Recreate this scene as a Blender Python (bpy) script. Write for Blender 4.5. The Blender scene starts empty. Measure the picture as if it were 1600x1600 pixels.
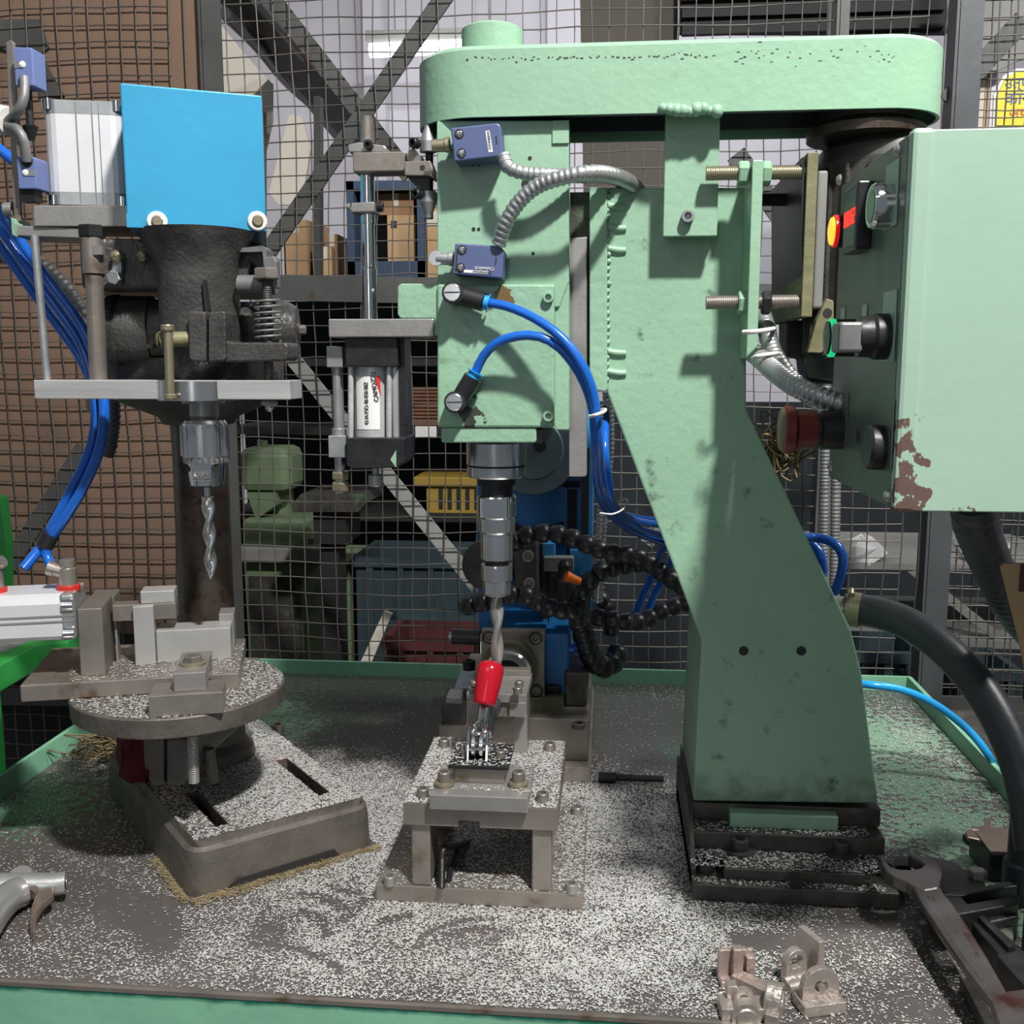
import bpy, math, random
import numpy as np
from mathutils import Vector, Matrix
random.seed(7); rng = np.random.default_rng(7)
V = Vector; R = math.radians
S = bpy.context.scene; COL = S.collection
# ---------------------------------------------------------------- camera
PITCH, YAW, FPX = R(8.18), R(5.36), 1600.0
CAM = V((0, 0, .48))
ROT = Matrix.Rotation(YAW, 3, 'Z') @ Matrix.Rotation(math.pi/2 - PITCH, 3, 'X')
cd = bpy.data.cameras.new('camera'); cd.sensor_width = 36; cd.lens = 36*FPX/1600; cd.clip_start = .02
co = bpy.data.objects.new('camera', cd); COL.objects.link(co)
co.matrix_world = Matrix.Translation(CAM) @ ROT.to_4x4(); S.camera = co
# ---------------------------------------------------------------- world, lamps, exposure
W = bpy.data.worlds.new('world'); S.world = W; W.use_nodes = True
W.node_tree.nodes['Background'].inputs[0].default_value = (.80, .90, 1, 1)
W.node_tree.nodes['Background'].inputs[1].default_value = .17
def lamp(name, loc, to, sx, sy, watts, col=(1, .98, .95)):
    l = bpy.data.lights.new(name, 'AREA'); l.shape = 'RECTANGLE'; l.size = sx; l.size_y = sy; l.energy = watts; l.color = col
    o = bpy.data.objects.new(name, l); COL.objects.link(o); o.location = loc
    o.rotation_euler = (V(to) - V(loc)).to_track_quat('-Z', 'Y').to_euler(); return o
lamp('work_lamp', (.62, -.3, 2.3), (0, 1.0, .3), .15, .11, 100)
lamp('front_fill', (-1.0, -.9, 2.2), (-.1, 1.0, .3), 1.2, .12, 4, (1, .98, .95))  # dim fill added from the left front for highlights on metal
lamp('side_fill', (1.35, 1.15, 2.0), (.35, 1.1, 0), .25, .12, 26, (1, .99, .96))  # fill added to lift the right side of the bench
lamp('metal_highlight_fill', (-.35, -2.1, 1.0), (-.1, 1.0, .5), .25, 1.1, 4.5, (.95, .98, 1))  # unseen light panel added behind the camera for streaks on chrome
lamp('background_fill', (.3, 3.7, 2.35), (.3, 4.6, .6), 1.6, .3, 20, (.95, .97, 1))  # fill added to brighten the back wall
lamp('background_fill', (-1.3, 3.2, 2.3), (-.9, 3.6, .8), .8, .3, 9, (1, .95, .88))  # weaker fill added for the left of the background
vs = S.view_settings; vs.view_transform = 'Standard'; vs.look = 'None'; vs.gamma = 1; vs.use_curve_mapping = False; vs.exposure = 0
S.cycles.max_bounces = 6; S.cycles.caustics_reflective = False; S.cycles.caustics_refractive = False
S.cycles.sample_clamp_indirect = 4; S.cycles.use_denoising = True
# ---------------------------------------------------------------- measuring: a photo pixel on a plane of known depth or height gives a point
def ray(px, py): return ROT @ V(((px-800)/FPX, (800-py)/FPX, -1))
def at(px, py, Y): d = ray(px, py); return CAM + d*(Y/d.y)
def on(px, py, z=0.): d = ray(px, py); return CAM + d*((z-CAM.z)/d.z)
def catmull(P, step):
    P = [V(p) for p in P]
    if len(P) == 2:
        n = max(1, int((P[1]-P[0]).length/step)); return [P[0].lerp(P[1], i/n) for i in range(n+1)]
    Q = [P[0]*2-P[1]] + P + [P[-1]*2-P[-2]]; out = []
    for i in range(1, len(Q)-2):
        a, b, c, d = Q[i-1:i+3]; n = max(2, int((c-b).length/step))
        for k in range(n):
            t = k/n
            out.append(.5*((2*b)+(c-a)*t+(2*a-5*b+4*c-d)*t*t+(3*b-a-3*c+d)*t**3))
    return out + [P[-1]]
class MB:
    def __init__(s): s.v = []; s.f = []; s.s = []; s.M = None
    def add(s, vs, fs, smooth=False):
        b = len(s.v); M = s.M
        s.v += [tuple(M @ V(v)) if M else tuple(v) for v in vs]
        s.f += [tuple(i+b for i in f) for f in fs]; s.s += [smooth]*len(fs); return s
    def box(s, x0, x1, y0, y1, z0, z1):
        if x0 > x1: x0, x1 = x1, x0
        if y0 > y1: y0, y1 = y1, y0
        if z0 > z1: z0, z1 = z1, z0
        v = [(x, y, z) for z in (z0, z1) for y in (y0, y1) for x in (x0, x1)]
        return s.add(v, [(0,2,3,1), (4,5,7,6), (0,1,5,4), (2,6,7,3), (0,4,6,2), (1,3,7,5)])
    def fb(s, px0, py0, px1, py1, Y, dep):      # box whose front face covers these photo pixels on the plane Y
        my, mx = (py0+py1)/2, (px0+px1)/2
        return s.box(at(px0, my, Y).x, at(px1, my, Y).x, Y, Y+dep, at(mx, py1, Y).z, at(mx, py0, Y).z)
    def prism(s, pts, d):
        pts = [V(p) for p in pts]; d = V(d); n = len(pts)
        nrm = V((0, 0, 0))
        for i in range(n): nrm += pts[i].cross(pts[(i+1) % n])
        if nrm.dot(d) > 0: pts.reverse()
        return s.add(pts + [p+d for p in pts], [tuple(range(n)), tuple(range(2*n-1, n-1, -1))] + [(i, i+n, (i+1) % n+n, (i+1) % n) for i in range(n)])
    def fprism(s, pix, Y, dep): return s.prism([at(x, y, Y) for x, y in pix], (0, dep, 0))
    def lathe(s, p, ax, prof, n=24, smooth=False, caps=True, ph=0.):
        p = V(p); ax = V(ax).normalized(); u = ax.orthogonal().normalized(); w = ax.cross(u)
        ring = lambda t, r: [p + ax*t + (u*math.cos(2*math.pi*i/n+ph) + w*math.sin(2*math.pi*i/n+ph))*max(r, 1e-6) for i in range(n)]
        side = [(i, (i+1) % n, (i+1) % n+n, i+n) for i in range(n)]
        for k in range(len(prof)-1):
            if smooth: break
            s.add(ring(*prof[k]) + ring(*prof[k+1]), side, n > 7)
        if smooth:
            vs = []; fs = []
            for k, q in enumerate(prof):
                vs += ring(*q)
                if k: fs += [tuple(j+(k-1)*n for j in f) for f in side]
            s.add(vs, fs, True)
        if caps:
            if prof[0][1] > 1e-5: s.add(ring(*prof[0]), [tuple(range(n-1, -1, -1))])
            if prof[-1][1] > 1e-5: s.add(ring(*prof[-1]), [tuple(range(n))])
        return s
    def cyl(s, p, q, r, r2=None, n=20):
        p = V(p); q = V(q); return s.lathe(p, q-p, [(0, r), ((q-p).length, r if r2 is None else r2)], n)
    def ball(s, c, r, n=14):
        return s.lathe(V(c)-V((0, 0, r)), (0, 0, 1), [(r-r*math.cos(math.pi*i/8), r*math.sin(math.pi*i/8)) for i in range(9)], n, True, False)
    def tube(s, P, r, n=10, step=.008, rib=None, caps=True, flat=1.):
        P = catmull(P, step if not rib else rib[0]/4); L = len(P); prev = None; vs = []; fs = []
        for i, p in enumerate(P):
            t = (P[min(i+1, L-1)]-P[max(i-1, 0)]).normalized()
            if prev is None: u = t.orthogonal().normalized()
            else:
                u = prev - t*prev.dot(t); u.normalize()
            prev = u; w = t.cross(u); rr = r
            if callable(r): rr = r(i/(L-1))
            if rib: rr *= (1, 1+rib[1], 1, 1-rib[1])[i % 4]
            vs += [p + (u*math.cos(2*math.pi*k/n) + w*math.sin(2*math.pi*k/n)*flat)*rr for k in range(n)]
            if i: fs += [((i-1)*n+k, (i-1)*n+(k+1) % n, i*n+(k+1) % n, i*n+k) for k in range(n)]
        s.add(vs, fs, True)
        if caps: s.add(vs[:n], [tuple(range(n-1, -1, -1))]); s.add(vs[-n:], [tuple(range(n))])
        return s
    def data(s, name, m):
        me = bpy.data.meshes.new(name); me.from_pydata(s.v, [], s.f); me.polygons.foreach_set('use_smooth', s.s)
        if m: me.materials.append(m)
        me.update(); return me
WO = {}                                   # where the origin of a thing stands
def wo(p): return WO.get(p.name, V((0, 0, 0))) if p else V((0, 0, 0))
def tag(o, label=None, cat=None, group=None, kind=None):
    for k, v in (('label', label), ('category', cat), ('group', group), ('kind', kind)):
        if v: o[k] = v
    return o
def bev(o, w, seg=2):
    if w:
        b = o.modifiers.new('bevel', 'BEVEL'); b.width = w; b.segments = seg; b.limit_method = 'ANGLE'; b.angle_limit = R(40)
    return o
def thing(name, loc, label, cat, group=None):
    o = bpy.data.objects.new(name, None); COL.objects.link(o); o.location = loc; o.empty_display_size = .02; WO[o.name] = V(loc)
    return tag(o, label, cat, group)
def part(name, mb, m, parent, bevel=0, label=None, kind=None):
    o = bpy.data.objects.new(name, mb.data(name, m)); COL.objects.link(o); o.parent = parent; o.location = -wo(parent)
    bev(o, bevel); return tag(o, label, kind=kind)
def solo(name, mb, m, label=None, cat=None, bevel=0, group=None, kind=None):   # a thing or a piece of the setting that is one mesh
    a = np.array(mb.v); c = V(((a[:, 0].min()+a[:, 0].max())/2, (a[:, 1].min()+a[:, 1].max())/2, a[:, 2].min()))
    mb.v = [tuple(V(v)-c) for v in mb.v]
    o = bpy.data.objects.new(name, mb.data(name, m)); COL.objects.link(o); o.location = c; WO[o.name] = c
    bev(o, bevel); return tag(o, label, cat, group, kind)
SCREWS = {}
def screw(parent, p, ax, r, h, m, name='cap_screw', style='socket', label=None):  # one shared mesh per kind of screw
    key = (style, round(r, 5), round(h, 5), m.name)
    if key not in SCREWS:
        b = MB()
        if style == 'socket':
            b.lathe((0,0,0), (0,0,1), [(0,r), (h*.9,r), (h,r*.9), (h,r*.58)], 18, caps=False); b.lathe((0,0,0), (0,0,1), [(h,r*.58), (h*.35,r*.5), (h*.35,0)], 6, caps=False)
        elif style == 'hex':
            b.lathe((0,0,0), (0,0,1), [(0,r), (h*.85,r), (h,r*.85), (h,0)], 6, caps=False)
        elif style == 'slot':
            b.lathe((0,0,0), (0,0,1), [(0,r), (h*.6,r), (h,r*.8), (h,0)], 18, caps=False); b.box(-r*.75, r*.75, -r*.1, r*.1, h, h*1.04)
        elif style == 'dome':
            b.lathe((0,0,0), (0,0,1), [(0,r), (h*.5,r*.9), (h*.85,r*.6), (h,0)], 16, True, False); b.box(-r*.6, r*.6, -r*.09, r*.09, h*.9, h*1.02); b.box(-r*.09, r*.09, -r*.6, r*.6, h*.9, h*1.02)
        elif style == 'flange':
            b.lathe((0,0,0), (0,0,1), [(0,r*1.7), (h*.18,r*1.7), (h*.22,r), (h*.9,r), (h,r*.9), (h,r*.55), (h*.5,r*.5), (h*.5,0)], 18, caps=False)
        SCREWS[key] = b.data(name, m)
    o = bpy.data.objects.new(name, SCREWS[key]); COL.objects.link(o); o.parent = parent
    o.location = V(p) - wo(parent); o.rotation_euler = V(ax).to_track_quat('Z', 'Y').to_euler(); return tag(o, label)
def text(parent, body, p, size, m, rx=90, rz=0, rot=0, ext=.0002, name='lettering', align='CENTER', sx=1.):
    c = bpy.data.curves.new(name, 'FONT'); c.body = body; c.size = size; c.extrude = ext; c.align_x = align; c.align_y = 'CENTER'; c.materials.append(m); c.resolution_u = 3
    tmp = bpy.data.objects.new('tmp', c); COL.objects.link(tmp); bpy.context.view_layer.update()
    me = bpy.data.meshes.new_from_object(tmp.evaluated_get(bpy.context.evaluated_depsgraph_get())); me.name = name; bpy.data.objects.remove(tmp); bpy.data.curves.remove(c)
    o = bpy.data.objects.new(name, me); COL.objects.link(o); o.parent = parent
    o.matrix_local = Matrix.Translation(V(p)-wo(parent)) @ Matrix.Rotation(R(rz), 4, 'Z') @ Matrix.Rotation(R(rx), 4, 'X') @ Matrix.Rotation(R(rot), 4, 'Z') @ Matrix.Diagonal((sx, 1, 1, 1))
    return o
# ---------------------------------------------------------------- materials
def mat(name, col, rough=.5, metal=0., var=.15, scale=18., bump=0., bscale=120., dirt=None, damt=.5, dscale=25., stretch=None, emit=0., wear=None, grime=None, spec=.5):
    m = bpy.data.materials.new(name); m.use_nodes = True; nt = m.node_tree; N = nt.nodes; L = nt.links; b = N['Principled BSDF']
    b.inputs['Roughness'].default_value = rough; b.inputs['Metallic'].default_value = metal; b.inputs['Specular IOR Level'].default_value = spec
    tc = N.new('ShaderNodeTexCoord'); src = tc.outputs['Object']
    if stretch:
        mp = N.new('ShaderNodeMapping'); mp.inputs['Scale'].default_value = stretch; L.new(src, mp.inputs[0]); src = mp.outputs[0]
    def noise(sc, det=4):
        n = N.new('ShaderNodeTexNoise'); n.inputs['Scale'].default_value = sc; n.inputs['Detail'].default_value = det; L.new(src, n.inputs['Vector']); return n.outputs['Fac']
    def ramp(f, a, z):
        r = N.new('ShaderNodeMapRange'); r.inputs[1].default_value = a; r.inputs[2].default_value = z; L.new(f, r.inputs[0]); return r.outputs[0]
    def mix(f, a, c):
        x = N.new('ShaderNodeMix'); x.data_type = 'RGBA'; L.new(f, x.inputs[0])
        for sk, val in ((x.inputs[6], a), (x.inputs[7], c)):
            if isinstance(val, tuple): sk.default_value = (*val[:3], 1)
            else: L.new(val, sk)
        return x.outputs[2]
    def mul(a, c):
        x = N.new('ShaderNodeMath'); x.operation = 'MULTIPLY'; L.new(a, x.inputs[0])
        if isinstance(c, float): x.inputs[1].default_value = c
        else: L.new(c, x.inputs[1])
        return x.outputs[0]
    c = mix(ramp(noise(scale), .3, .7), tuple(k*(1-var) for k in col), tuple(min(1, k*(1+var)) for k in col))
    if dirt: c = mix(mul(ramp(noise(dscale, 8), 1-damt, 1-damt+.12), ramp(noise(dscale*4.3, 6), .35, .6)), c, dirt)
    for g in (grime or ()):                # (axis, clean value, dirty value, colour, amount): grime or bare metal with a ragged edge along one axis
        ax, a, z, gc, amt = g
        sp = N.new('ShaderNodeSeparateXYZ'); L.new(tc.outputs['Object'], sp.inputs[0])
        ad = N.new('ShaderNodeMath'); ad.operation = 'MULTIPLY_ADD'; L.new(noise(60., 6), ad.inputs[0]); ad.inputs[1].default_value = (z-a)*1.6; L.new(sp.outputs[ax], ad.inputs[2])
        ad2 = N.new('ShaderNodeMath'); ad2.operation = 'SUBTRACT'; L.new(ad.outputs[0], ad2.inputs[0]); ad2.inputs[1].default_value = (z-a)*.8
        c = mix(mul(ramp(ad2.outputs[0], a, z), float(amt)), c, gc)
    for wpos, wr, wc in (wear or ()):
        d = N.new('ShaderNodeVectorMath'); d.operation = 'DISTANCE'; L.new(tc.outputs['Object'], d.inputs[0]); d.inputs[1].default_value = wpos
        ad = N.new('ShaderNodeMath'); ad.operation = 'MULTIPLY_ADD'; L.new(noise(110., 8), ad.inputs[0]); ad.inputs[1].default_value = wr*5; L.new(d.outputs['Value'], ad.inputs[2])
        c = mix(ramp(ad.outputs[0], wr*3.4, wr*3.25), c, wc)
    L.new(c, b.inputs['Base Color'])
    if bump:
        bp = N.new('ShaderNodeBump'); bp.inputs['Strength'].default_value = bump; bp.inputs['Distance'].default_value = .002; L.new(noise(bscale, 5), bp.inputs['Height']); L.new(bp.outputs[0], b.inputs['Normal'])
    if emit: L.new(c, b.inputs['Emission Color']); b.inputs['Emission Strength'].default_value = emit
    return m
GREEN = (.275, .455, .315)
M = dict(
    green=mat('green_enamel', GREEN, .38, 0, .07, 9, .25, 150, (.10, .17, .11), .30, 30),
    green_rough=mat('brushed_green_enamel', GREEN, .4, 0, .08, 9, .6, 90, (.07, .09, .05), .36, 22),
    steel=mat('ground_steel', (.34, .325, .31), .36, .55, .12, 30, .12, 200, (.16, .11, .08), .35, 20),
    steel_warm=mat('oily_fixture_steel', (.275, .245, .215), .40, .6, .15, 25, .15, 160, (.15, .10, .06), .42, 22),
    bright=mat('machined_steel', (.60, .60, .60), .22, .95, .08, 40),
    chrome=mat('chrome', (.80, .80, .80), .10, 1., .04, 20),
    alu=mat('brushed_aluminium', (.56, .56, .55), .38, .4, .16, 60, .15, 300, (.36, .33, .30), .36, 40, stretch=(.08, 1, 1)),
    anod=mat('anodised_aluminium', (.74, .74, .75), .42, .35, .03, 30),
    anod_dark=mat('cast_end_cap_grey', (.48, .48, .50), .4, .6, .05, 30),
    iron=mat('black_cast_iron', (.066, .062, .058), .38, .15, .35, 40, .6, 260),
    black=mat('black_oxide', (.022, .022, .023), .42, .3, .3, 60, .2, 200),
    blackp=mat('black_plastic', (.018, .018, .020), .38, 0, .1, 30),
    grimy=mat('grimy_steel', (.072, .066, .060), .5, .4, .4, 40, .5, 150, (.12, .19, .10), .43, 18),
    rustcol=mat('brown_oily_column', (.085, .066, .054), .38, .6, .3, 50, .3, 140, (.05, .02, .012), .45, 60),
    blue=mat('sky_blue_enamel', (.045, .30, .51), .26, .1, .10, 7, .12, 90),
    blue_mc=mat('machine_blue_enamel', (.022, .19, .50), .35, 0, .18, 12, .2, 90, (.03, .035, .04), .42, 30),
    hose=mat('blue_polyurethane', (.012, .12, .52), .22, 0, .08, 20),
    hose_lt=mat('light_blue_polyurethane', (.02, .33, .72), .25, 0, .06, 20),
    switch=mat('slate_blue_switch_body', (.085, .11, .235), .45, 0, .06, 30),
    switch_l=mat('lavender_blue_switch_body', (.14, .185, .38), .45, 0, .06, 30),
    red=mat('red_grip', (.42, .007, .018), .16, 0, .05, 20),
    redplain=mat('red_ring', (.60, .03, .02), .4),
    white=mat('white_label', (.80, .80, .78), .5, 0, .02),
    nylon=mat('white_nylon', (.72, .70, .66), .4, 0, .05),
    ink=mat('printed_ink', (.03, .03, .03), .6),
    blueink=mat('blue_sign_paint', (.06, .12, .38), .6), redink=mat('red_sign_paint', (.55, .08, .05), .6),
    nickel=mat('nickel_plated_fitting', (.50, .46, .40), .32, .8, .1, 30),
    brass=mat('dull_brass', (.35, .31, .21), .38, .7, .1, 30),
    khaki=mat('khaki_primer_plate', (.18, .17, .09), .6, .1, .25, 30, .5, 90),
    conduit=mat('galvanised_conduit', (.42, .43, .43), .38, .7, .15, 60),
    panel=mat('dark_panel_grey_green', (.105, .135, .112), .38, .1, .15, 8, .05, 60, (.06, .06, .05), .4, 12),  # darker grey-green than the box, with random darker blotches
    redcap=mat('dull_red_button', (.17, .022, .016), .4, 0, .15, 30),
    conduit_d=mat('dull_flexible_conduit', (.20, .20, .20), .5, .4, .2, 60),
    wire=mat('wire_mesh_steel', (.125, .112, .098), .5, .5, .35, 6),
    frame=mat('grey_painted_angle_iron', (.064, .065, .063), .55, .1, .3, 8, .2, 60, (.05, .03, .02), .4, 20),
    frame_b=mat('bluegrey_painted_post', (.066, .073, .077), .5, .1, .25, 8, .2, 60),
    rubber=mat('black_rubber', (.042, .046, .054), .40, 0, .2, 30, .1, 200),
    cast=mat('nickel_brass_casting', (.54, .48, .43), .34, .7, .08, 60, .5, 260),
    cast_pink=mat('rough_copper_toned_casting', (.49, .39, .35), .42, .65, .1, 60, .9, 260),
    wrench=mat('worn_wrench_steel', (.17, .15, .145), .38, .75, .3, 16, .25, 120, (.10, .045, .03), .45, 14),
    gun=mat('cast_zinc', (.55, .55, .54), .3, .7, .06, 30, .2, 120),
    trig=mat('bronze_trigger', (.33, .25, .21), .34, .7, .15, 30),
    chips=mat('bright_metal_chips', (.95, .92, .87), .38, .48, .12, 90),
    swarf=mat('golden_swarf', (.60, .49, .29), .4, .6, .25, 120),
    swarf_d=mat('dull_swarf_tangle', (.20, .15, .08), .5, .5, .3, 120),
    carton=mat('brown_cardboard', (.30, .165, .085), .85, 0, .12, 5),
    carton_l=mat('tan_cardboard', (.50, .33, .18), .85, 0, .08, 6),
    concrete=mat('stained_concrete', (.10, .095, .09), .8, 0, .3, 3),
    wall=mat('lilac_white_plaster', (.66, .64, .70), .9, 0, .05, 2),
    cream=mat('cream_sheet', (.62, .58, .50), .8, 0, .08, 3),
    crate=mat('blue_grey_plastic_crate', (.030, .052, .062), .6, 0, .2, 6),
    maroon=mat('maroon_tray', (.085, .02, .02), .6, 0, .2, 6),
    yellow=mat('yellow_plastic', (.36, .24, .04), .6, 0, .12, 8),
    sign=mat('yellow_sign_board', (.72, .60, .04), .6, 0, .06, 8),
    jaw=mat('light_ground_jaw', (.46, .45, .43), .36, .4, .06, 30, .1, 200),
    green_mc=mat('pale_green_old_machine', (.14, .20, .11), .6, 0, .3, 5, .2, 50, (.05, .05, .035), .42, 6),
    green_br=mat('bright_green_machine_paint', (.03, .30, .06), .4, 0, .15, 10, .2, 60, (.10, .10, .08), .36, 14),
    greyp=mat('grey_painted_steel', (.22, .22, .21), .6, 0, .2, 5),
    orange=mat('orange_nozzle', (.75, .16, .01), .35),
    dark=mat('dark_void_steel', (.015, .015, .016), .7),
    plastic=mat('clear_polythene', (.50, .50, .50), .3, 0, .2, 20),
)
# ================================================================ the setting
def slab(name, m, *b): solo(name, MB().box(*b), m, kind='structure')
slab('floor', M['concrete'], -3.2, 3.4, -1.2, 5.2, -.90, -.85)
slab('ceiling', M['greyp'], -3.2, 3.4, 1.7, 5.2, 2.6, 2.65)
slab('wall_back', M['wall'], -3.2, 3.4, 5.0, 5.1, -.85, 2.6)
slab('wall_left', M['wall'], -3.2, -3.1, 1.0, 5.0, -.85, 2.6)
slab('wall_right', M['wall'], 3.3, 3.4, 1.0, 5.0, -.85, 2.6)
# ---------------------------------------------------------------- workbench
BX0, BX1, BY0, BY1 = -.668, .447, .706, 1.518
t = thing('workbench', (-.11, 1.11, -.85), 'green steel workbench with a raised rim, its grey top strewn with metal chips', 'workbench')
M['benchtop'] = mat('oily_bench_top', (.118, .104, .098), .45, .25, .22, 5, .2, 120, (.22, .20, .18), .40, 60,
    grime=((1, 1.16, 1.32, (.05, .085, .06), .6),), wear=(((-.62, 1.02, 0), .07, (.12, .25, .15)), ((-.50, 1.30, 0), .12, (.11, .22, .14)), ((.38, .96, 0), .075, (.22, .38, .255)), ((.36, 1.06, 0), .085, (.22, .38, .255)), ((.36, 1.18, 0), .085, (.19, .34, .225)), ((.36, 1.32, 0), .09, (.20, .35, .235)), ((.40, .86, 0), .055, (.21, .37, .25)), ((.13, 1.24, 0), .06, (.07, .15, .105))))
part('tabletop', MB().box(BX0, BX1, BY0, BY1, -.012, -.0004), M['benchtop'], t)
M['rim'] = mat('chipped_bench_green', (.19, .42, .27), .5, 0, .12, 8, .3, 80, (.05, .06, .045), .38, 26)
part('rim', MB().box(BX0-.005, BX1+.005, BY1, BY1+.006, -.03, .021), M['rim'], t)
part('rim', MB().box(BX0-.006, BX0, BY0+.12, BY1, -.03, .026), M['rim'], t)
part('rim', MB().box(BX1, BX1+.006, BY0, BY1, -.03, .022), M['rim'], t)
M['apron'] = mat('peeling_apron_green', (.22, .50, .33), .5, 0, .10, 8, .3, 60, (.13, .19, .10), .36, 18, grime=((2, -.008, -.0045, (.012, .13, .085), 1),))
part('apron', MB().box(BX0, BX1, BY0-.003, BY0, -.16, -.0028), M['apron'], t)
part('edge_strip', MB().box(BX0, BX1, BY0-.0035, BY0+.0005, -.0028, .0006), M['steel_warm'], t)
for x in (BX0+.03, BX1-.03):
    for y in (BY0+.05, BY1-.05): part('leg', MB().box(x-.025, x+.025, y-.025, y+.025, -.85, -.012), M['rim'], t)
# ---------------------------------------------------------------- wire mesh fence behind the bench
FY = 1.62
f = thing('wire_mesh_fence', (0, FY, -.85), 'grey wire mesh fence on angle iron posts behind the bench', 'fence')
def vert(px, py, Y): return at(px, py, Y).x
def angle_post(px, w, m):
    x = vert(px, 600, FY); b = MB()
    b.box(x, x+w, FY-.012, FY-.007, -.85, 1.3).box(x-.004, x+.001, FY-.012, FY+.03, -.85, 1.3); return part('post', b, m, f)
angle_post(341, .031, M['frame']); angle_post(1462, .034, M['frame_b']); angle_post(-420, .034, M['frame']); angle_post(1285, .014, M['frame']); angle_post(2300, .03, M['frame'])
def bar(name, pix, Y, w, m, th=.005):
    a, c = at(*pix[0], Y), at(*pix[1], Y); d = (c-a).normalized(); n = V((d.z, 0, -d.x))*w/2
    return part(name, MB().prism([a-n, a+n, c+n, c-n], (0, th, 0)), m, f)
bar('brace', ((738, -70), (400, 420)), FY+.008, .027, M['frame']); bar('brace', ((395, -40), (640, 275)), FY+.014, .027, M['frame'])
bar('brace', ((420, 515), (760, 935)), FY+.008, .024, M['greyp']); bar('brace', ((1010, 850), (1120, 700)), FY+.008, .022, M['greyp'])
bar('brace', ((1480, 160), (1600, 30)), FY+.010, .030, M['frame']); bar('brace', ((130, 700), (-60, 1000)), FY+.002, .028, M['frame'], .004)
bar('brace', ((1490, 830), (1640, 1030)), FY+.010, .022, M['greyp']); bar('brace', ((1150, 240), (1300, 450)), FY+.010, .03, M['frame'])
bar('rail', ((372, 448), (1462, 470)), FY-.006, .040, M['frame']); bar('rail', ((-420, 1085), (2300, 1110)), FY-.004, .03, M['frame'])
def mesh_panel(x0, x1, z0, z1, Y, pitch=.0256, r=.00115, sway=.0008):
    b = MB(); nx = int((x1-x0)/pitch); nz = int((z1-z0)/pitch); g = rng.normal(0, sway, (nx+2, nz+2, 2))
    for i in range(nx+1):
        b.tube([(x0+i*pitch+g[i, k, 0]+.002*math.sin(k*.35+i*.05), Y+.0012*(-1)**(i+k), z0+k*pitch) for k in range(0, nz+1, 2)], r, 4, 1, caps=False)
    for k in range(nz+1):
        b.tube([(x0+i*pitch, Y-.0012*(-1)**(i+k), z0+k*pitch+g[i, k, 1]+.0018*math.sin(i*.4+k*.1)) for i in range(0, nx+1, 2)], r, 4, 1, caps=False)
    return part('wire_mesh', b, M['wire'], f, kind='stuff')
xa, xb, xc = vert(341, 600, FY), vert(1462, 600, FY), vert(2300, 600, FY)
mesh_panel(vert(-420, 600, FY)+.03, xa-.005, -.2, 1.27, FY); mesh_panel(xa+.010, xb, -.2, 1.27, FY); mesh_panel(xb+.034, xc, -.2, 1.27, FY)
mesh_panel(xb+.030, xc, -.2, 1.27, FY+.03, .0275)
# ---------------------------------------------------------------- behind the fence
Y1 = FY+.008
x0, x1 = vert(-375, 500, Y1), vert(335, 500, Y1)
M['board'] = mat('brown_hardboard', (.175, .110, .074), .85, 0, .12, 5, 0, 60, (.085, .055, .04), .42, 3)
t = thing('hardboard_panel', (x0, Y1, -.85), 'stained brown hardboard panel standing behind the left section of the wire fence, dark sheet below for the void', 'board')
part('sheet', MB().box(x0, x1, Y1, Y1+.006, .03, 1.32), M['board'], t); part('sheet', MB().box(x0, x1, Y1+.002, Y1+.008, -.85, .028), M['dark'], t)  # lower sheet is coloured dark to stand for the unlit void
b = MB().prism([at(-60, 30, Y1-.006), at(60, 30, Y1-.006), at(75, 75, Y1-.006), at(55, 90, Y1-.006), at(-60, 60, Y1-.006)], (0, .006, 0))
part('patch', b, M['frame'], t); bar_ = MB().prism([at(60, 80, Y1-.005), at(100, 150, Y1-.005), at(60, 150, Y1-.005)], (0, .004, 0)); part('patch', bar_, M['frame'], t)
# pale sheets and sacks upper left
t = thing('cream_panel', at(385, 200, 2.5), 'tall cream sheet standing behind the fence beside the left post', 'panel')
part('sheet', MB().fprism([(345, 40), (395, 100), (425, 130), (425, 190), (400, 300), (395, 335), (340, 335)], 2.5, .01), M['cream'], t)
part('sheet', MB().fprism([(452, 178), (470, 182), (486, 230), (470, 320), (436, 320), (420, 300)], 2.45, .01), M['cream'], t)
part('frame', MB().fprism([(400, 175), (410, 172), (410, 440), (400, 440)], 2.44, .03).fprism([(490, 150), (500, 150), (500, 440), (490, 440)], 2.44, .03), M['frame'], t)
# roof truss with conduits running away
t = thing('roof_beam', at(470, 90, 2.2), 'dark sloping roof beam with cables running along it, upper left behind the fence', 'beam')
part('beam', MB().prism([at(330, -10, 2.0), at(430, -10, 2.0), at(600, 250, 3.2), at(565, 250, 3.2), at(520, 215, 3.2)], (0, .06, .0)), M['frame'], t)
part('cable', MB().tube([at(400, 0, 1.95), at(450, 60, 2.2), at(505, 130, 2.6), at(560, 200, 3.0)], .010, 8), M['rubber'], t)
part('cable', MB().tube([at(350, 20, 1.95), at(400, 70, 2.2), at(450, 130, 2.6), at(500, 175, 3.0)], .012, 8), M['rubber'], t)
part('yellow_wire', MB().tube([at(452, 55, 2.15), at(475, 85, 2.3), at(490, 105, 2.4), at(508, 125, 2.5)], .0035, 6), M['carton_l'], t)
b = MB().box(-.30, .02, 4.92, 5.0, -.85, 2.6); b.box(-1.15, -1.05, 4.9, 5.0, -.85, 2.6)
solo('trim_1', b, M['wall'], kind='structure')
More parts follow.
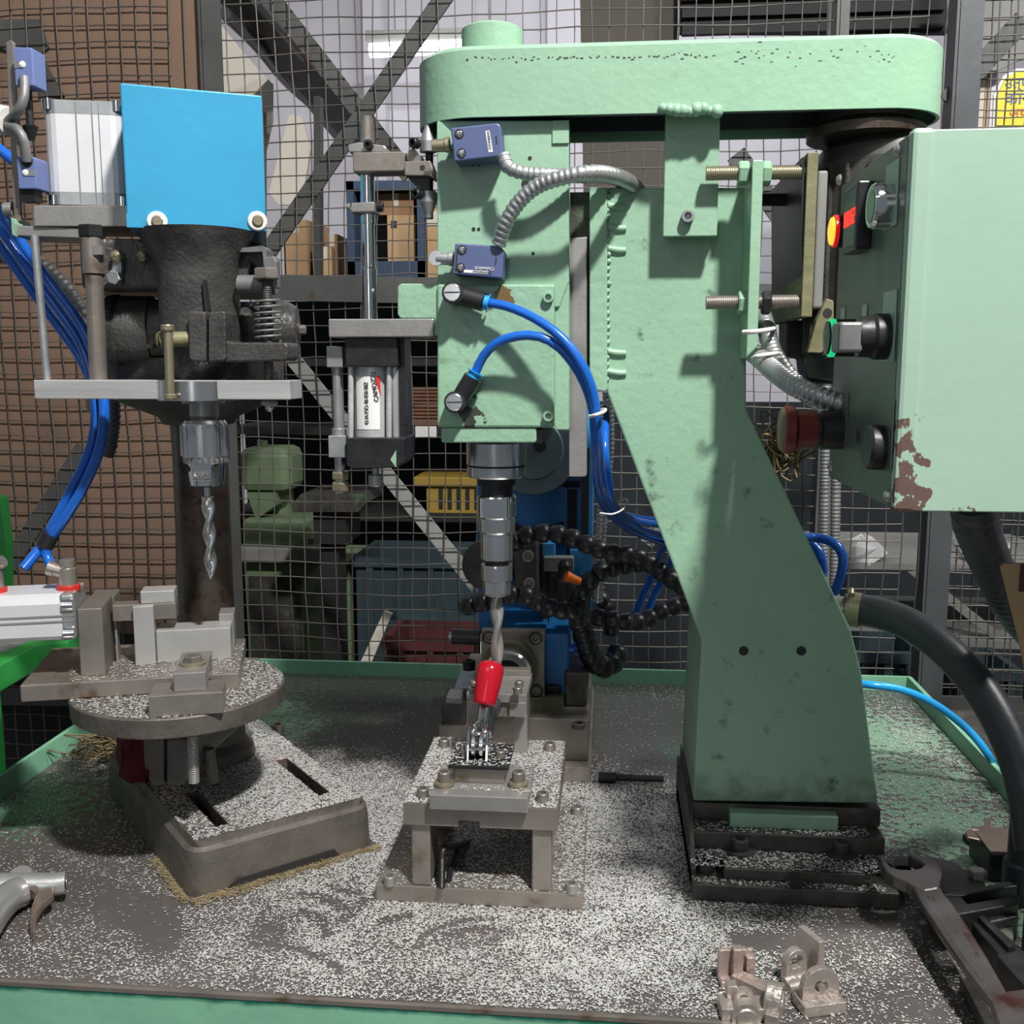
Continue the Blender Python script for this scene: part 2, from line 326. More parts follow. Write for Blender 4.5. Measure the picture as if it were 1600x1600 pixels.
# ceiling tube lamp
em = mat('lit_tube', (.95, .97, 1), .5, emit=9)
a = at(690, 76, 4.4); t = thing('tube_light', a, 'lit fluorescent tube high behind the left end of the belt guard', 'lamp')
part('tube', MB().cyl(a+V((-.30, 0, 0)), a+V((.28, 0, .01)), .028, n=12), em, t); part('fitting', MB().box(a.x-.32, a.x+.30, a.y, a.y+.06, a.z+.03, a.z+.08), M['greyp'], t)
for x in (-.2, .2): part('hanger', MB().cyl(a+V((x, .03, .08)), (a.x+x, a.y+.03, 2.6), .004, n=6), M['greyp'], t)
# upper dark panel right of the middle and other wall pieces
t = thing('brown_partition', at(1000, 100, 3.0), 'dull brown partition sheet behind the fence above and below the belt guard', 'partition')
part('sheet', MB().fprism([(905, -80), (1060, -80), (1062, 330), (912, 330)], 3.0, .02), mat('brown_grey_partition', (.115, .10, .088), .8, 0, .1, 4), t)
t = thing('black_shutter', at(1160, 30, 2.9), 'black louvred shutter behind the fence, top right of centre', 'shutter')
part('frame', MB().fprism([(1062, -90), (1480, -90), (1480, 52), (1062, 52)], 2.92, .02), M['dark'], t)
for k in range(5): part('slat', MB().fb(1066, -80+k*27, 1476, -60+k*27, 2.9, .02), M['dark'], t)
t = thing('wall_duct', at(1307, 100, 2.2), 'pale vertical pipe behind the fence between guard and right post', 'pipe')
part('pipe', MB().cyl(at(1307, 760, 1.9)-V((0, 0, .9)), at(1307, -140, 1.9), .0125), M['greyp'], t); part('bracket', MB().fb(1290, 225, 1322, 240, 1.88, .03), M['greyp'], t)
t = thing('sheet_of_grey_steel', at(1550, 60, 2.6), 'crumpled dark grey steel sheet behind the fence, upper right corner', 'sheet')
part('sheet', MB().fprism([(1490, -90), (1720, -90), (1720, 60), (1590, 95), (1560, 110), (1490, 110)], 2.6, .01), M['greyp'], t)
# sign board, its left edge in view
SY = 2.3; t = thing('sign_board', at(1600, 150, SY), 'yellow sign board with blue and red lettering behind the fence, right edge', 'sign')
part('board', MB().fprism([(1556, 196), (1558, 150), (1572, 122), (1590, 111), (1790, 111), (1790, 196)], SY, .006), M['sign'], t)
part('border', MB().fprism([(1551, 198), (1553, 148), (1568, 118), (1588, 107), (1795, 107), (1795, 198)], SY+.007, .006), M['white'], t)
text(t, 'उत्पा', at(1570, 131, SY-.001), .029, M['blueink'], align='LEFT'); text(t, 'कार्य', at(1570, 155, SY-.001), .034, M['blueink'], align='LEFT'); text(t, 'अथवा', at(1577, 177, SY-.001), .026, M['redink'], align='LEFT')
t = thing('striped_curtain', at(1535, 170, 2.6), 'pale pink and orange striped strip hanging left of the yellow sign', 'curtain')
for k, (x, m) in enumerate(((1520, 'wall'), (1528, 'cream'), (1536, 'carton_l'), (1545, 'wall'))): part('strip', MB().box(at(x, 200, 2.66).x, at(x+7, 200, 2.66).x, 2.66, 2.664, at(x, 240, 2.66).z, 2.6), M[m], t)
# storage rack with cartons, cabinet, rods and a yellow crate
RY = 2.45
t = thing('storage_rack', (-.3, RY+.15, -.85), 'dark steel storage rack behind the fence carrying cartons, rods and a yellow crate', 'rack')
for py in (440, 566, 674, 808): part('shelf_board', MB().fb(352, py-6, 800, py+6, RY, .30), M['frame'] if py == 440 else M['dark'], t)
def rz(py): return at(600, py-6, RY).z + .0003
for x in (352, 790):
    for y in (RY+.004, RY+.27): part('upright', MB().box(at(x, 500, RY).x, at(x+10, 500, RY).x, y, y+.026, -.85, rz(440)-.002), M['dark'], t)
part('tag', MB().fb(649, 666, 682, 684, RY-.003, .002), M['white'], t)
G = 'cartons on the rack behind the fence'
for px0, py0, px1, Y, d, m, rot, lab in ((438, 345, 454, .16, .1, 'carton', 12, 'dark brown carton at the left end of the rack top'), (449, 344, 484, .03, .08, 'carton_l', -8, 'tall tan carton standing upright behind the drill press spring'),
        (480, 350, 502, .18, .09, 'carton_l', 5, 'pale carton standing just right of the tall tan carton'), (490, 386, 514, .03, .08, 'carton_l', 8, 'low tan carton in front of the pale one'),
        (508, 366, 528, .15, .1, 'carton', 0, 'brown carton at the right end of the group, beside the blue cabinet')):
    Y += RY; a, c = at(px0, 400, Y), at(px1, 400, Y); zt = at(px0, py0, Y).z; t = thing('carton', ((a.x+c.x)/2, Y+d/2, rz(440)), lab, 'carton', G); w = (c.x-a.x)/2
    b = MB(); b.M = Matrix.Translation(((a.x+c.x)/2, Y+d/2, 0)) @ Matrix.Rotation(R(rot), 4, 'Z'); b.box(-w, w, -d/2, d/2, rz(440), zt); part('box', b, M[m], t)
    k = MB(); k.M = b.M; k.box(-.008, .008, -d/2-.0008, d/2, zt-.03, zt+.0008); part('tape', k, M['cream'], t)
t = thing('blue_cabinet', (at(603, 400, RY).x, RY+.1, rz(440)), 'dark blue steel cabinet frame with cartons inside, left of the tall cylinder rod', 'cabinet')
b = MB(); zc = at(600, 282, RY+.02).z; xa_, xb_ = at(543, 400, RY+.02).x, at(664, 400, RY+.02).x
for x in (xa_, xb_-.018): b.box(x, x+.018, RY+.02, RY+.26, rz(440), zc)
b.box(xa_, xb_, RY+.02, RY+.26, zc-.02, zc); b.box(xa_, xb_, RY+.02, RY+.26, rz(440), rz(440)+.04); part('frame', b, mat('dark_blue_cabinet', (.04, .07, .12), .5), t)
part('back', MB().box(xa_, xb_, RY+.26, RY+.27, rz(440), zc), M['greyp'], t)
zs = rz(440)+.0405
c = thing('carton', (at(628, 400, RY+.06).x, RY+.1, zs), 'tan carton with a dark label standing inside the blue cabinet', 'carton')
part('box', MB().box(at(606, 400, RY+.06).x, at(650, 400, RY+.06).x, RY+.06, RY+.2, zs, at(620, 336, RY+.06).z), M['carton_l'], c); part('label', MB().fb(611, 345, 620, 356, RY+.0585, .001), M['ink'], c)
zs = at(620, 336, RY+.06).z+.0005
c = thing('carton', (at(618, 300, RY+.06).x, RY+.1, zs), 'flat brown carton lying on the tan carton inside the blue cabinet', 'carton')
part('box', MB().box(at(592, 400, RY+.06).x, at(648, 400, RY+.06).x, RY+.06, RY+.2, zs, zs+.05), M['carton'], c); part('tape', MB().box(at(616, 400, RY+.06).x, at(624, 400, RY+.06).x, RY+.059, RY+.2, zs+.02, zs+.0506), M['cream'], c)
c = thing('carton', (at(672, 400, RY+.02).x, RY+.06, rz(440)), 'pale torn carton standing on the rack just left of the green drill head', 'carton', G)
part('box', MB().box(at(660, 400, RY+.02).x+.012, at(692, 400, RY+.02).x+.01, RY+.02, RY+.1, rz(440), at(670, 322, RY+.02).z), M['carton_l'], c); part('flap', MB().fb(667, 330, 690, 352, RY+.017, .002), M['cream'], c)
t = thing('yellow_crate', (at(705, 790, RY).x, RY+.1, rz(808)), 'yellow slotted plastic crate on the rack behind the drill chuck', 'crate')
zt = at(705, 745, RY+.02).z; zm = at(705, 760, RY+.02).z; part('lid', MB().box(at(645, 750, RY).x, at(760, 750, RY).x, RY+.01, RY+.2, zm, zt), M['yellow'], t, .003); part('body', MB().box(at(664, 750, RY).x, at(752, 750, RY).x, RY+.02, RY+.19, rz(808), zm), M['yellow'], t)
for k in range(5): part('slot', MB().box(at(684+k*14, 780, RY).x, at(690+k*14, 780, RY).x, RY+.017, RY+.02, rz(808)+.01, zm-.006), M['dark'], t)
mat('rusty_rod', (.20, .10, .06), .6, .4)
for k in range(11):
    z = rz(674)+.0046+k*.0088; a, e = at(634, 640, RY).x+random.uniform(-.004, .008), at(700, 640, RY).x; c = thing('rusty_rod', ((a+e)/2, RY+.05, z), 'rusty copper brown rod stacked on the rack beside the green head', 'rod', 'rods stacked on the rack')
    part('rod', MB().cyl((a, RY+.05, z), (e, RY+.05, z), .0043, n=8), bpy.data.materials['rusty_rod'], c); part('end', MB().cyl((a-.006, RY+.05, z), (a+.004, RY+.05, z), .0040, n=8), M['steel'], c)
t = thing('gloom_backdrop', (.2, 2.8, -.85), 'dark blue-black sheet screen added as the gloom behind everything', 'backdrop')  # dark sheets added in place of the unlit depth of the room
part('sheet', MB().box(at(380, 600, 2.8).x, at(905, 600, 2.8).x, 2.8, 2.81, -.85, at(600, 470, 2.8).z), mat('painted_gloom', (.020, .027, .032), .9), t)
part('sheet', MB().box(at(905, 600, 2.8).x, at(1800, 600, 2.8).x, 2.8, 2.81, -.85, at(1200, 628, 2.8).z), bpy.data.materials['painted_gloom'], t)
# old green machine in the gloom, lower left of centre
t = thing('old_green_drill', on(430, 1000, -.85)*0 + V((-.55, 2.35, -.85)), 'old pale green bench drill on a grimy green pedestal behind the fence', 'machine')
b = MB(); b.fb(372, 700, 452, 770, 2.2, .12); part('head', b, M['green_mc'], t, .02); part('knob', MB().cyl(at(410, 700, 2.25), at(410, 688, 2.25), .012), M['green_mc'], t)
part('column', MB().cyl(at(438, 812, 2.30), at(438, 740, 2.30), .03), M['green_mc'], t)
part('arm', MB().fprism([(385, 770), (400, 812), (430, 790), (430, 770)], 2.2, .10), M['green_mc'], t)
part('base', MB().fb(378, 812, 478, 856, 2.18, .24), M['green_mc'], t, .008); part('tray', MB().fb(370, 856, 500, 880, 2.15, .28), M['greyp'], t, .004)
b = MB(); b.box(at(380, 900, 2.17).x, at(545, 900, 2.17).x, 2.18, 2.42, -.85, at(440, 880, 2.17).z); part('pedestal', b, M['green_mc'], t, .006)
part('door', MB().fb(392, 900, 470, 1060, 2.173, .008), M['grimy'], t); part('chuck', MB().lathe(at(490, 812, 2.3), (0, 0, -1), [(0, .02), (.04, .022), (.055, .01)]), M['greyp'], t)
part('swarf_pan', MB().lathe(at(488, 856, 2.24), (0, 0, 1), [(0, .03), (.03, .05), (.034, .045)], caps=False), M['greyp'], t)
t = thing('vise_table', (-.37, 2.0, -.85), 'dark machine table behind the fence under the pneumatic cylinder', 'machine')
part('top', MB().fprism([(455, 790), (470, 772), (565, 772), (572, 786), (560, 800), (460, 800)], 1.93, .16), M['grimy'], t); part('base', MB().fb(490, 800, 540, 850, 1.95, .12), M['dark'], t); part('column', MB().box(at(500, 850, 1.97).x, at(528, 850, 1.97).x, 1.97, 2.03, -.85, at(520, 850, 1.95).z), M['dark'], t)
# tall tubs
def tub(px0, py0, px1, Y, d, m, lab, ribs=4):
    a, c = at(px0, py0, Y).x, at(px1, py0, Y).x; zt, zb, w = at((px0+px1)/2, py0, Y).z, -.85, .006
    t = thing('plastic_tub', ((a+c)/2, Y+d/2, zb), lab, 'tub')
    b = MB(); b.box(a, c, Y, Y+w, zb, zt); b.box(a, c, Y+d-w, Y+d, zb, zt); b.box(a, a+w, Y+w, Y+d-w, zb, zt); b.box(c-w, c, Y+w, Y+d-w, zb, zt); b.box(a, c, Y, Y+d, zb, zb+w); part('body', b, m, t)
    part('lip', MB().box(a-.008, c+.008, Y-.01, Y, zt-.02, zt).box(a-.008, a, Y, Y+d, zt-.02, zt).box(c, c+.008, Y, Y+d, zt-.02, zt), m, t)
    for k in range(ribs):
        x = a+(c-a)*(k+.5)/ribs; part('rib', MB().box(x-.006, x+.006, Y-.008, Y, zb, zt-.02), m, t)
tub(556, 872, 745, 2.17, .22, M['crate'], 'blue grey ribbed plastic tub behind the fence left of the drill chuck')
tub(604, 1000, 790, 1.90, .2, M['maroon'], 'dark maroon tub low behind the fence beside the pale frame')
tub(1300, 1018, 1438, 1.90, .15, M['crate'], 'blue grey tub low behind the fence right of the green column')
tub(1502, 1045, 1590, 1.90, .15, M['crate'], 'blue grey tub behind the fence right of the right post')
t = thing('white_tray_frame', (-.2, 1.84, -.85), 'pale painted angle frame standing behind the fence above the maroon tub', 'frame')
part('side', MB().fprism([(556, 1050), (574, 1050), (612, 960), (600, 955)], 1.83, .012), M['cream'], t); part('side', MB().fprism([(600, 953), (610, 968), (760, 972), (760, 958)], 1.843, .012), M['crate'], t)
part('leg', MB().box(at(556, 1045, 1.83).x, at(566, 1045, 1.83).x, 1.83, 1.842, -.85, at(560, 1045, 1.83).z), M['cream'], t); part('leg', MB().box(at(750, 968, 1.84).x, at(759, 968, 1.84).x, 1.843, 1.855, -.85, at(750, 968, 1.84).z), M['cream'], t)
# right of the column: dark bench with wrapped parts
t = thing('dark_bench', (.75, 2.2, -.85), 'dark work table with an angle frame behind the fence, right of the column', 'table')
part('top', MB().fb(1290, 882, 1700, 892, 2.1, .4), M['greyp'], t); part('shelf', MB().fb(1290, 1000, 1700, 1012, 2.08, .4), M['greyp'], t)
for x in (1300, 1690): part('leg', MB().box(at(x, 900, 2.1).x, at(x, 900, 2.1).x+.03, 2.1, 2.13, -.85, at(x, 885, 2.1).z), M['frame'], t)
part('brace', MB().fprism([(1420, 895), (1440, 892), (1590, 1010), (1570, 1012)], 2.09, .02), M['greyp'], t)
for px, py, w, lab in ((1345, 880, 26, 'crumpled clear plastic bag on the dark table left of the right post'), (1540, 905, 30, 'crumpled plastic bag behind the fence right of the right post')):
    c = at(px, 882, 2.15); b = MB(); n = 11
    b.lathe((c.x, c.y, at(px, 882, 2.11).z), (0, 0, 1), [(0, .045), (.012, .05), (.03, .042), (.045, .022), (.05, 0)], n, True)
    b.v = [tuple(V(v)+V((random.uniform(-.008, .008), random.uniform(-.008, .008), random.uniform(0, .008)))) for v in b.v]; b.s = [False]*len(b.s); solo('plastic_bag', b, M['plastic'], lab, 'bag')
# ================================================================ green drilling machine
def hexnut(p, q, r): return MB().lathe(p, V(q)-V(p), [(0, r*.9), (.0012, r), ((V(q)-V(p)).length-.0012, r), ((V(q)-V(p)).length, r*.9)], 6)
def thread(p, q, r, pitch=.0018): return MB().tube([p, q], r, 12, rib=(pitch, .07))
def drill_bit(x, y, zt, zb, r, turns, shank=.25):
    b = MB(); L = zt-zb; n = 24; vs = []; fs = []; K = 46
    for k in range(K+1):
        t = k/K; z = zt-L*t; rr = r if t < .93 else r*(1-(t-.93)/.07*.97); fl = min(1, max(0, (t-shank)/.08)); a0 = -turns*2*math.pi*max(0, t-shank)/(1-shank)
        for i in range(n):
            th = 2*math.pi*i/n; c = abs(math.cos(th)); q = rr*(1-fl*.52*c**1.6); vs.append((x+q*math.cos(th+a0), y+q*math.sin(th+a0), z))
        if k: fs += [((k-1)*n+i, (k-1)*n+(i+1) % n, k*n+(i+1) % n, k*n+i) for i in range(n)]
    return b.add(vs, fs, True)
HY = .905                                    # front of the drill head
D = thing('drilling_machine', (.10, 1.0, 0), 'green drilling machine with a long belt guard and vertical drill head on a column', 'machine')
CYF = .950
M['column_g'] = mat('column_green_enamel', GREEN, .38, 0, .07, 9, .3, 150, (.035, .06, .04), .40, 40, grime=((2, .095, .050, (.035, .045, .025), .8),))
column = MB().fprism([(948, 293), (1166, 293), (1166, 640), (1330, 985), (1346, 1050), (1372, 1256), (1083, 1252), (1096, 1000), (948, 612)], CYF, .15)
part('column', column, M['column_g'], D, .002)
part('slide_plate', MB().fprism([(921, 292), (949, 293), (949, 608), (945, 612), (921, 608)], CYF-.005, .12), M['green_rough'], D, .001)
b = MB()
for py in (324, 357, 391, 552, 583): b.tube([at(950, py-3, CYF-.0005), at(966, py, CYF-.0005), at(978, py, CYF)], .0032, 8, .003)
for k in range(26): b.ball(at(949.5, 305+k*11.5, CYF-.0005)+V((random.uniform(-.001, .001), 0, 0)), .0026, 8)
part('weld_seam', b, M['green_rough'], D)
for px, py in ((1162, 1017), (1252, 1017)): part('bolt_hole', MB().lathe(at(px, py, CYF-.0006), (0, 1, 0), [(0, .0045), (.0004, .0035), (.0007, .0033)], 14).lathe(at(px, py, CYF-.0003), (0, 1, 0), [(0, .0034), (.0002, .001)], 14), M['black'], D)
# stepped base
XL, XR = at(1083, 1385, .88).x, at(1406, 1395, .88).x
part('base_plate', MB().box(XL, XR, .88, 1.115, 0, .015), M['grimy'], D, .001)
part('base_plate', MB().box(at(1132, 1350, .892).x, at(1353, 1360, .892).x, .892, 1.10, .015, .0255), M['grimy'], D, .001)
part('base_plate', MB().box(XL+.002, at(1384, 1300, .93).x, .93, 1.113, .0255, .042), M['grimy'], D, .001)
part('base_block', MB().box(XL+.004, at(1128, 1330, .91).x, .915, .93, .015, .0255), M['grimy'], D, .001)
part('base_step', MB().box(at(1141, 1260, .946).x, at(1310, 1260, .946).x, .943, 1.11, .042, .056), M['green_rough'], D, .001)
part('base_flange', MB().box(XL+.003, at(1377, 1265, .955).x, .956, 1.11, .042, .060), M['grimy'], D, .001)
part('side_plate', MB().prism([(XL, .90, 0), (XL, 1.115, 0), (XL, 1.115, .045), (XL, .96, .06), (XL, .93, .043), (XL, .90, .02)], (.004, 0, 0)), M['grimy'], D)
for px, py, z in ((1108, 1276, .042), (1346, 1284, .042), (1156, 1330, .0255), (1314, 1334, .0255)): screw(D, on(px, py, z), (0, 0, 1), .0085, .013, M['grimy'], 'base_bolt', 'flange')
screw(D, on(1104, 1360, .015), (0, 0, 1), .008, .010, M['grimy'], 'base_bolt'); screw(D, on(1385, 1365, .015), (0, 0, 1), .008, .008, M['grimy'], 'base_bolt')
part('keyway', MB().fb(1236, 1366, 1250, 1388, .8795, .003), M['dark'], D)
# belt guard: an open-bottomed stadium shell
zt, zb = at(1000, 62, HY).z, at(1000, 177, HY).z; gr = .056; yc = HY+gr; xl = at(657, 130, yc).x+gr; xr = at(1467, 130, yc).x-gr
def stadium(r, z, n=18):
    return [(xl+r*math.cos(a), yc+r*math.sin(a), z) for a in [math.pi/2+math.pi*i/n for i in range(n+1)]] + [(xr+r*math.cos(a), yc+r*math.sin(a), z) for a in [-math.pi/2+math.pi*i/n for i in range(n+1)]]
b = MB(); O0, O1, OT, I0, I1 = stadium(gr, zb), stadium(gr, zt-.004), stadium(gr-.004, zt), stadium(gr-.003, zb), stadium(gr-.003, zt-.004); n = len(O0); side = [(i, (i+1) % n, (i+1) % n+n, i+n) for i in range(n)]
b.add(O0+O1, side, True); b.add(O1+OT, side, True); b.add(I1+I0, side, True); b.add(I0+O0, side); b.add(OT, [tuple(range(n))]); b.add(I1, [tuple(range(n-1, -1, -1))])
guard = part('belt_guard', b, M['green'], D)
c = at(769, 55, yc); part('boss', MB().lathe((c.x, yc, zt-.002), (0, 0, 1), [(0, .0275), (at(769, 46, yc).z-zt, .0275), (at(769, 42, yc).z-zt, .0245)], 32), M['green'], guard)
b = MB()
for k in range(9): b.ball(at(1036+k*10.5, 172+random.uniform(-3, 3), HY-.001), random.uniform(.0035, .006), 10)
part('weld_bead', b, M['green_rough'], guard)
b = MB()
for k in range(70):
    px = 728+k*5.6+random.uniform(-2, 2); py = 92-k*.09+random.gauss(0, 2.2)
    if random.random() < .75: b.fb(px, py, px+random.uniform(1.5, 5), py+random.uniform(1, 2.4), HY-.0003, .0004)
for k in range(45):
    px = random.uniform(1130, 1400); py = 85+random.gauss(0, 8)
    if random.random() < .8: b.fb(px, py, px+random.uniform(1, 6), py+random.uniform(.8, 1.8), HY-.0003, .0004)
part('seam_pits', b, M['grimy'], guard, kind='stuff')
tab = part('guard_bracket', MB().fb(1038, 172, 1123, 369, HY+.020, .008), M['green'], D, .0008); screw(tab, at(1074, 339, HY+.020), (0, -1, 0), .0055, .008, M['conduit'])
part('bracket_spacer', MB().fb(1042, 296, 1120, 362, HY+.028, .017), M['green'], D)
part('pulley', MB().lathe((xl+.004, yc, zb-.012), (0, 0, 1), [(0, .046), (.006, .046), (.012, .035), (.03, .035)], 32), M['black'], D)
part('pulley', MB().lathe((xr-.004, yc, zb-.014), (0, 0, 1), [(0, .050), (.008, .050), (.014, .04), (.03, .04)], 32), M['rustcol'], D)
part('drive_belt', MB().box(xl, xr, yc-.036, yc-.030, zb+.004, zb+.022).box(xl, xr, yc+.030, yc+.036, zb+.004, zb+.022), M['rubber'], D)
# head
hp = part('head_plate', MB().fprism([(683, 188), (889, 188), (889, 440), (874, 480), (683, 480)], HY+.010, .03), M['green'], D, .0012)
part('corner_plate', MB().fb(863, 188, 889, 224, HY+.008, .003), M['green'], hp, .0004)
part('holder_strip', MB().fprism([(683, 191), (690, 191), (716, 216), (716, 232), (683, 232)], HY+.008, .003), M['green'], hp)
for px, py, r in ((739, 257, 3.2), (748, 257, 3.2), (740, 358, 3), (748, 358, 2.6), (828, 247, 3), (826, 287, 11), (833, 396, 2.6)): part('bolt_hole', MB().lathe(at(px, py, HY+.0096), (0, 1, 0), [(0, r*.00057), (.0003, r*.0004)], 14), M['dark'], hp)
M['housing'] = mat('scuffed_housing_green', (.27, .455, .31), .36, 0, .08, 12, .5, 110, (.10, .115, .06), .40, 24, wear=((tuple(at(790, 462, HY)), .008, (.16, .10, .035)), (tuple(at(735, 648, HY)), .012, (.04, .045, .035))))
hs = part('spindle_housing', MB().fprism([(683, 444), (866, 444), (866, 668), (683, 668)], HY, .10), M['housing'], D, .002)
part('side_gib', MB().fprism([(866, 446), (889, 440), (889, 672), (866, 672)], HY+.013, .06), M['green'], hs, .001)
for py in (465, 650): screw(hs, at(857, py, HY), (0, -1, 0), .0048, .005, M['green'], 'gib_bolt')
part('mounting_ear', MB().fprism([(621, 448), (626, 443), (690, 443), (690, 525), (678, 525), (678, 498), (626, 498), (621, 492)], HY+.004, .035), M['housing'], D, .0012)
part('nose_flange', MB().fprism([(689, 668), (838, 668), (838, 690), (834, 692), (692, 692), (689, 690)], HY+.002, .09), M['green_rough'], D, .0015)
part('grease_lump', MB().lathe(at(842, 670, HY+.02), (0, 0, -1), [(0, .013), (.008, .011), (.013, .004)], 12), M['iron'], D)
part('slide_rail', MB().fprism([(889, 372), (917, 370), (917, 742), (914, 745), (889, 745)], HY+.040, .012), M['steel'], D, .0008)
part('slide_block', MB().fb(884, 300, 966, 600, HY+.052, .05), M['grimy'], D)
part('back_web', MB().fb(700, 190, 880, 440, HY+.040, .06), M['green'], D)
# spindle
SX = at(776, 760, .955).x; SZ = lambda py: at(776, py, .955).z; SP = (SX, .955, 0)
def spin(name, prof, m, n=40, par=None):
    return part(name, MB().lathe((SX, .955, 0), (0, 0, 1), [(SZ(py), r*.955*1.012/1600*1.0) for py, r in prof], n), m, par or D)
spin('bearing_cap', [(725, 47), (691, 47)], M['bright']); spin('groove', [(727, 45), (723, 45)], M['dark']); spin('bearing_ring', [(745, 44), (742, 46), (728, 46)], M['bright'])
spin('spindle', [(785, 25), (757, 25), (757, 30), (744, 30)], M['black']); q = spin('chuck_sleeve', [(808, 30), (806, 31), (776, 31), (774, 30), (774, 26), (782, 26)], M['chrome'])
spin('chuck_ring', [(832, 27), (829, 28.5), (810, 29.5), (808, 29.5)], M['bright'], par=q); spin('quill_sleeve', [(873, 25), (871, 25.5), (832, 25.5)], M['bright']); spin('neck', [(890, 19), (872, 19)], M['black'])
cn = spin('collet_nut', [(929, 20), (927, 22.5), (906, 23), (905, 25), (884, 25), (881, 24.5), (881, 19), (886, 18)], M['bright'])
part('flat', MB().fprism([(759, 910), (789, 910), (789, 929), (759, 929)], .9415, .002), M['bright'], cn)
part('drill_bit', drill_bit(SX, .955, SZ(918), SZ(1062), .0066, 1.15, .06), M['steel'], D)
# limit switches on the head plate
def limit_switch(pix, nose, label, wheel=False):
    Yf = HY-.018; o = part('limit_switch', MB().fprism(pix, Yf, .028), M['switch'], D, .0012, label)
    u = (at(*pix[1], Yf)-at(*pix[0], Yf)); w = at(*pix[-1], Yf)-at(*pix[0], Yf); c0 = at(*pix[0], Yf); P = lambda a, e, d=0.: c0+u*a+w*e+V((0, d, 0)); an = math.degrees(math.atan2(u.z, u.x))
    for e in (.20, .78):
        part('screw_recess', MB().lathe(P(.17, e, -.0002), (0, -1, 0), [(0, .0040), (.0005, .0038)], 18), M['dark'], o); screw(o, P(.17, e, -.0006), (0, -1, 0), .0030, .0012, M['chrome'], 'screw', 'dome')
    p, q = at(*nose[0], Yf+.013), at(*nose[1], Yf+.013); d = (p-q).length
    part('plunger', MB().lathe(q, p-q, [(0, .0064), (d*.25, .0064), (d*.3, .0056), (d, .0052)], 20), M['conduit'] if wheel else M['brass'], o)
    part('slot', MB().prism([P(.93, .38, -.0003), P(.955, .38, -.0003), P(.955, .62, -.0003), P(.93, .62, -.0003)], (0, .0004, 0)), M['dark'], o)
    if wheel:
        part('roller', MB().cyl(p+V((0, -.004, 0)), p+V((0, .004, 0)), .0062, n=18), M['bright'], o)
        part('name_strip', MB().prism([P(.25, .84, -.0004), P(.80, .84, -.0004), P(.80, .93, -.0004), P(.25, .93, -.0004)], (0, .0005, 0)), M['white'], o)
        text(o, 'Osiswitch', P(.70, .76, -.0004), .0042, M['white'], rot=180+an); text(o, 'Telemecanique', P(.66, .885, -.0006), .0026, M['ink'], rot=180+an)
        part('groove', MB().prism([P(.05, .18, -.0003), P(.08, .18, -.0003), P(.08, .9, -.0003), P(.05, .9, -.0003)], (0, .0004, 0)), M['dark'], o)
    else:
        part('barcode_label', MB().prism([P(.73, .20, -.0003), P(.82, .20, -.0003), P(.84, .84, -.0003), P(.75, .84, -.0003)], (0, .0004, 0)), M['white'], o)
        b = MB()
        for k in range(13):
            e = .23+k*.042; b.prism([P(.76, e, -.0006), P(.81, e, -.0006), P(.81, e+random.choice((.012, .025)), -.0006), P(.76, e+.014, -.0006)], (0, .0002, 0))
        part('barcode', b, M['ink'], o)
    return o
limit_switch([(704, 200), (777, 192), (782, 196), (785, 240), (781, 244), (710, 252)], [(676, 228), (703, 226)], 'slate blue limit switch with a barcode label, upper on the head')
limit_switch([(711, 380), (781, 384), (787, 391), (785, 435), (707, 428)], [(682, 404), (709, 404)], 'slate blue limit switch with roller plunger, lower on the head', True)
# push-in elbows on the housing
for c, e, g in (((713, 460), (756, 472), (764, 474)), ((716, 627), (739, 590), (744, 581))):
    p = at(*c, HY); a = at(*c, HY-.016); o = part('elbow_fitting', MB().cyl(p, p+V((0, -.022, 0)), .0094).cyl(a+V((0, .003, 0)), at(*e, HY-.016), .0082), M['blackp'], D)
    part('banjo_screw', MB().lathe(p+V((0, -.022, 0)), (0, -1, 0), [(0, .0076), (.003, .0076), (.0036, .0068), (.0036, .0)], 24), M['bright'], o); part('screw_slot', MB().box(p.x-.0064, p.x+.0064, p.y-.0258, p.y-.0256, p.z-.0006, p.z+.0006), M['dark'], o)
    part('release_ring', MB().cyl(at(*e, HY-.016), at(*g, HY-.016), .0062).cyl(at(*g, HY-.016)-(at(*g, HY-.016)-at(*e, HY-.016))*.15, at(*g, HY-.016), .0080), M['hose_lt'], o)
# motor bracket with studs on the right of the column
gp = part('motor_bracket', MB().fb(1171, 250, 1188, 560, HY-.008, .11), M['green'], D, .0008)
for py, x0, x1 in ((271, 1103, 1257), (473, 1103, 1250)):
    y = HY+.008; o = part('stud', thread(at(x0, py, y), at(x1, py-2, y), .0058), M['brass'] if py < 300 else M['steel_warm'], D)
    part('nut', hexnut(at(1153, py, y), at(1170, py, y), .0102), M['green'], o); part('nut', hexnut(at(1190, py, y), at(1204, py, y), .0102), M['green_rough'] if py < 300 else M['black'], o)
part('stud', thread(at(1150, 312, HY+.09), at(1262, 312, HY+.09), .0058), M['black'], D)
part('motor_plate', MB().fb(1257, 238, 1274, 495, HY-.002, .17), M['khaki'], D, .0006)
part('motor_plate_liner', MB().fprism([(1253, 246), (1257, 246), (1257, 490), (1253, 490)], HY+.002, .164), M['black'], D)
part('motor_foot', MB().fb(1274, 266, 1290, 482, HY+.03, .12), M['greyp'], D, .002)
mx = at(1388, 400, .985).x; mz = lambda py: at(1388, py, .985).z
mo = part('motor', MB().lathe((mx, .985, 0), (0, 0, 1), [(mz(596), .045), (mz(590), .066), (mz(560), .070), (mz(262), .070), (mz(240), .066), (mz(222), .052), (mz(213), .03)], 40), mat('dark_grey_motor', (.075, .073, .068), .4, .3, .3, 20, .2, 80), D)
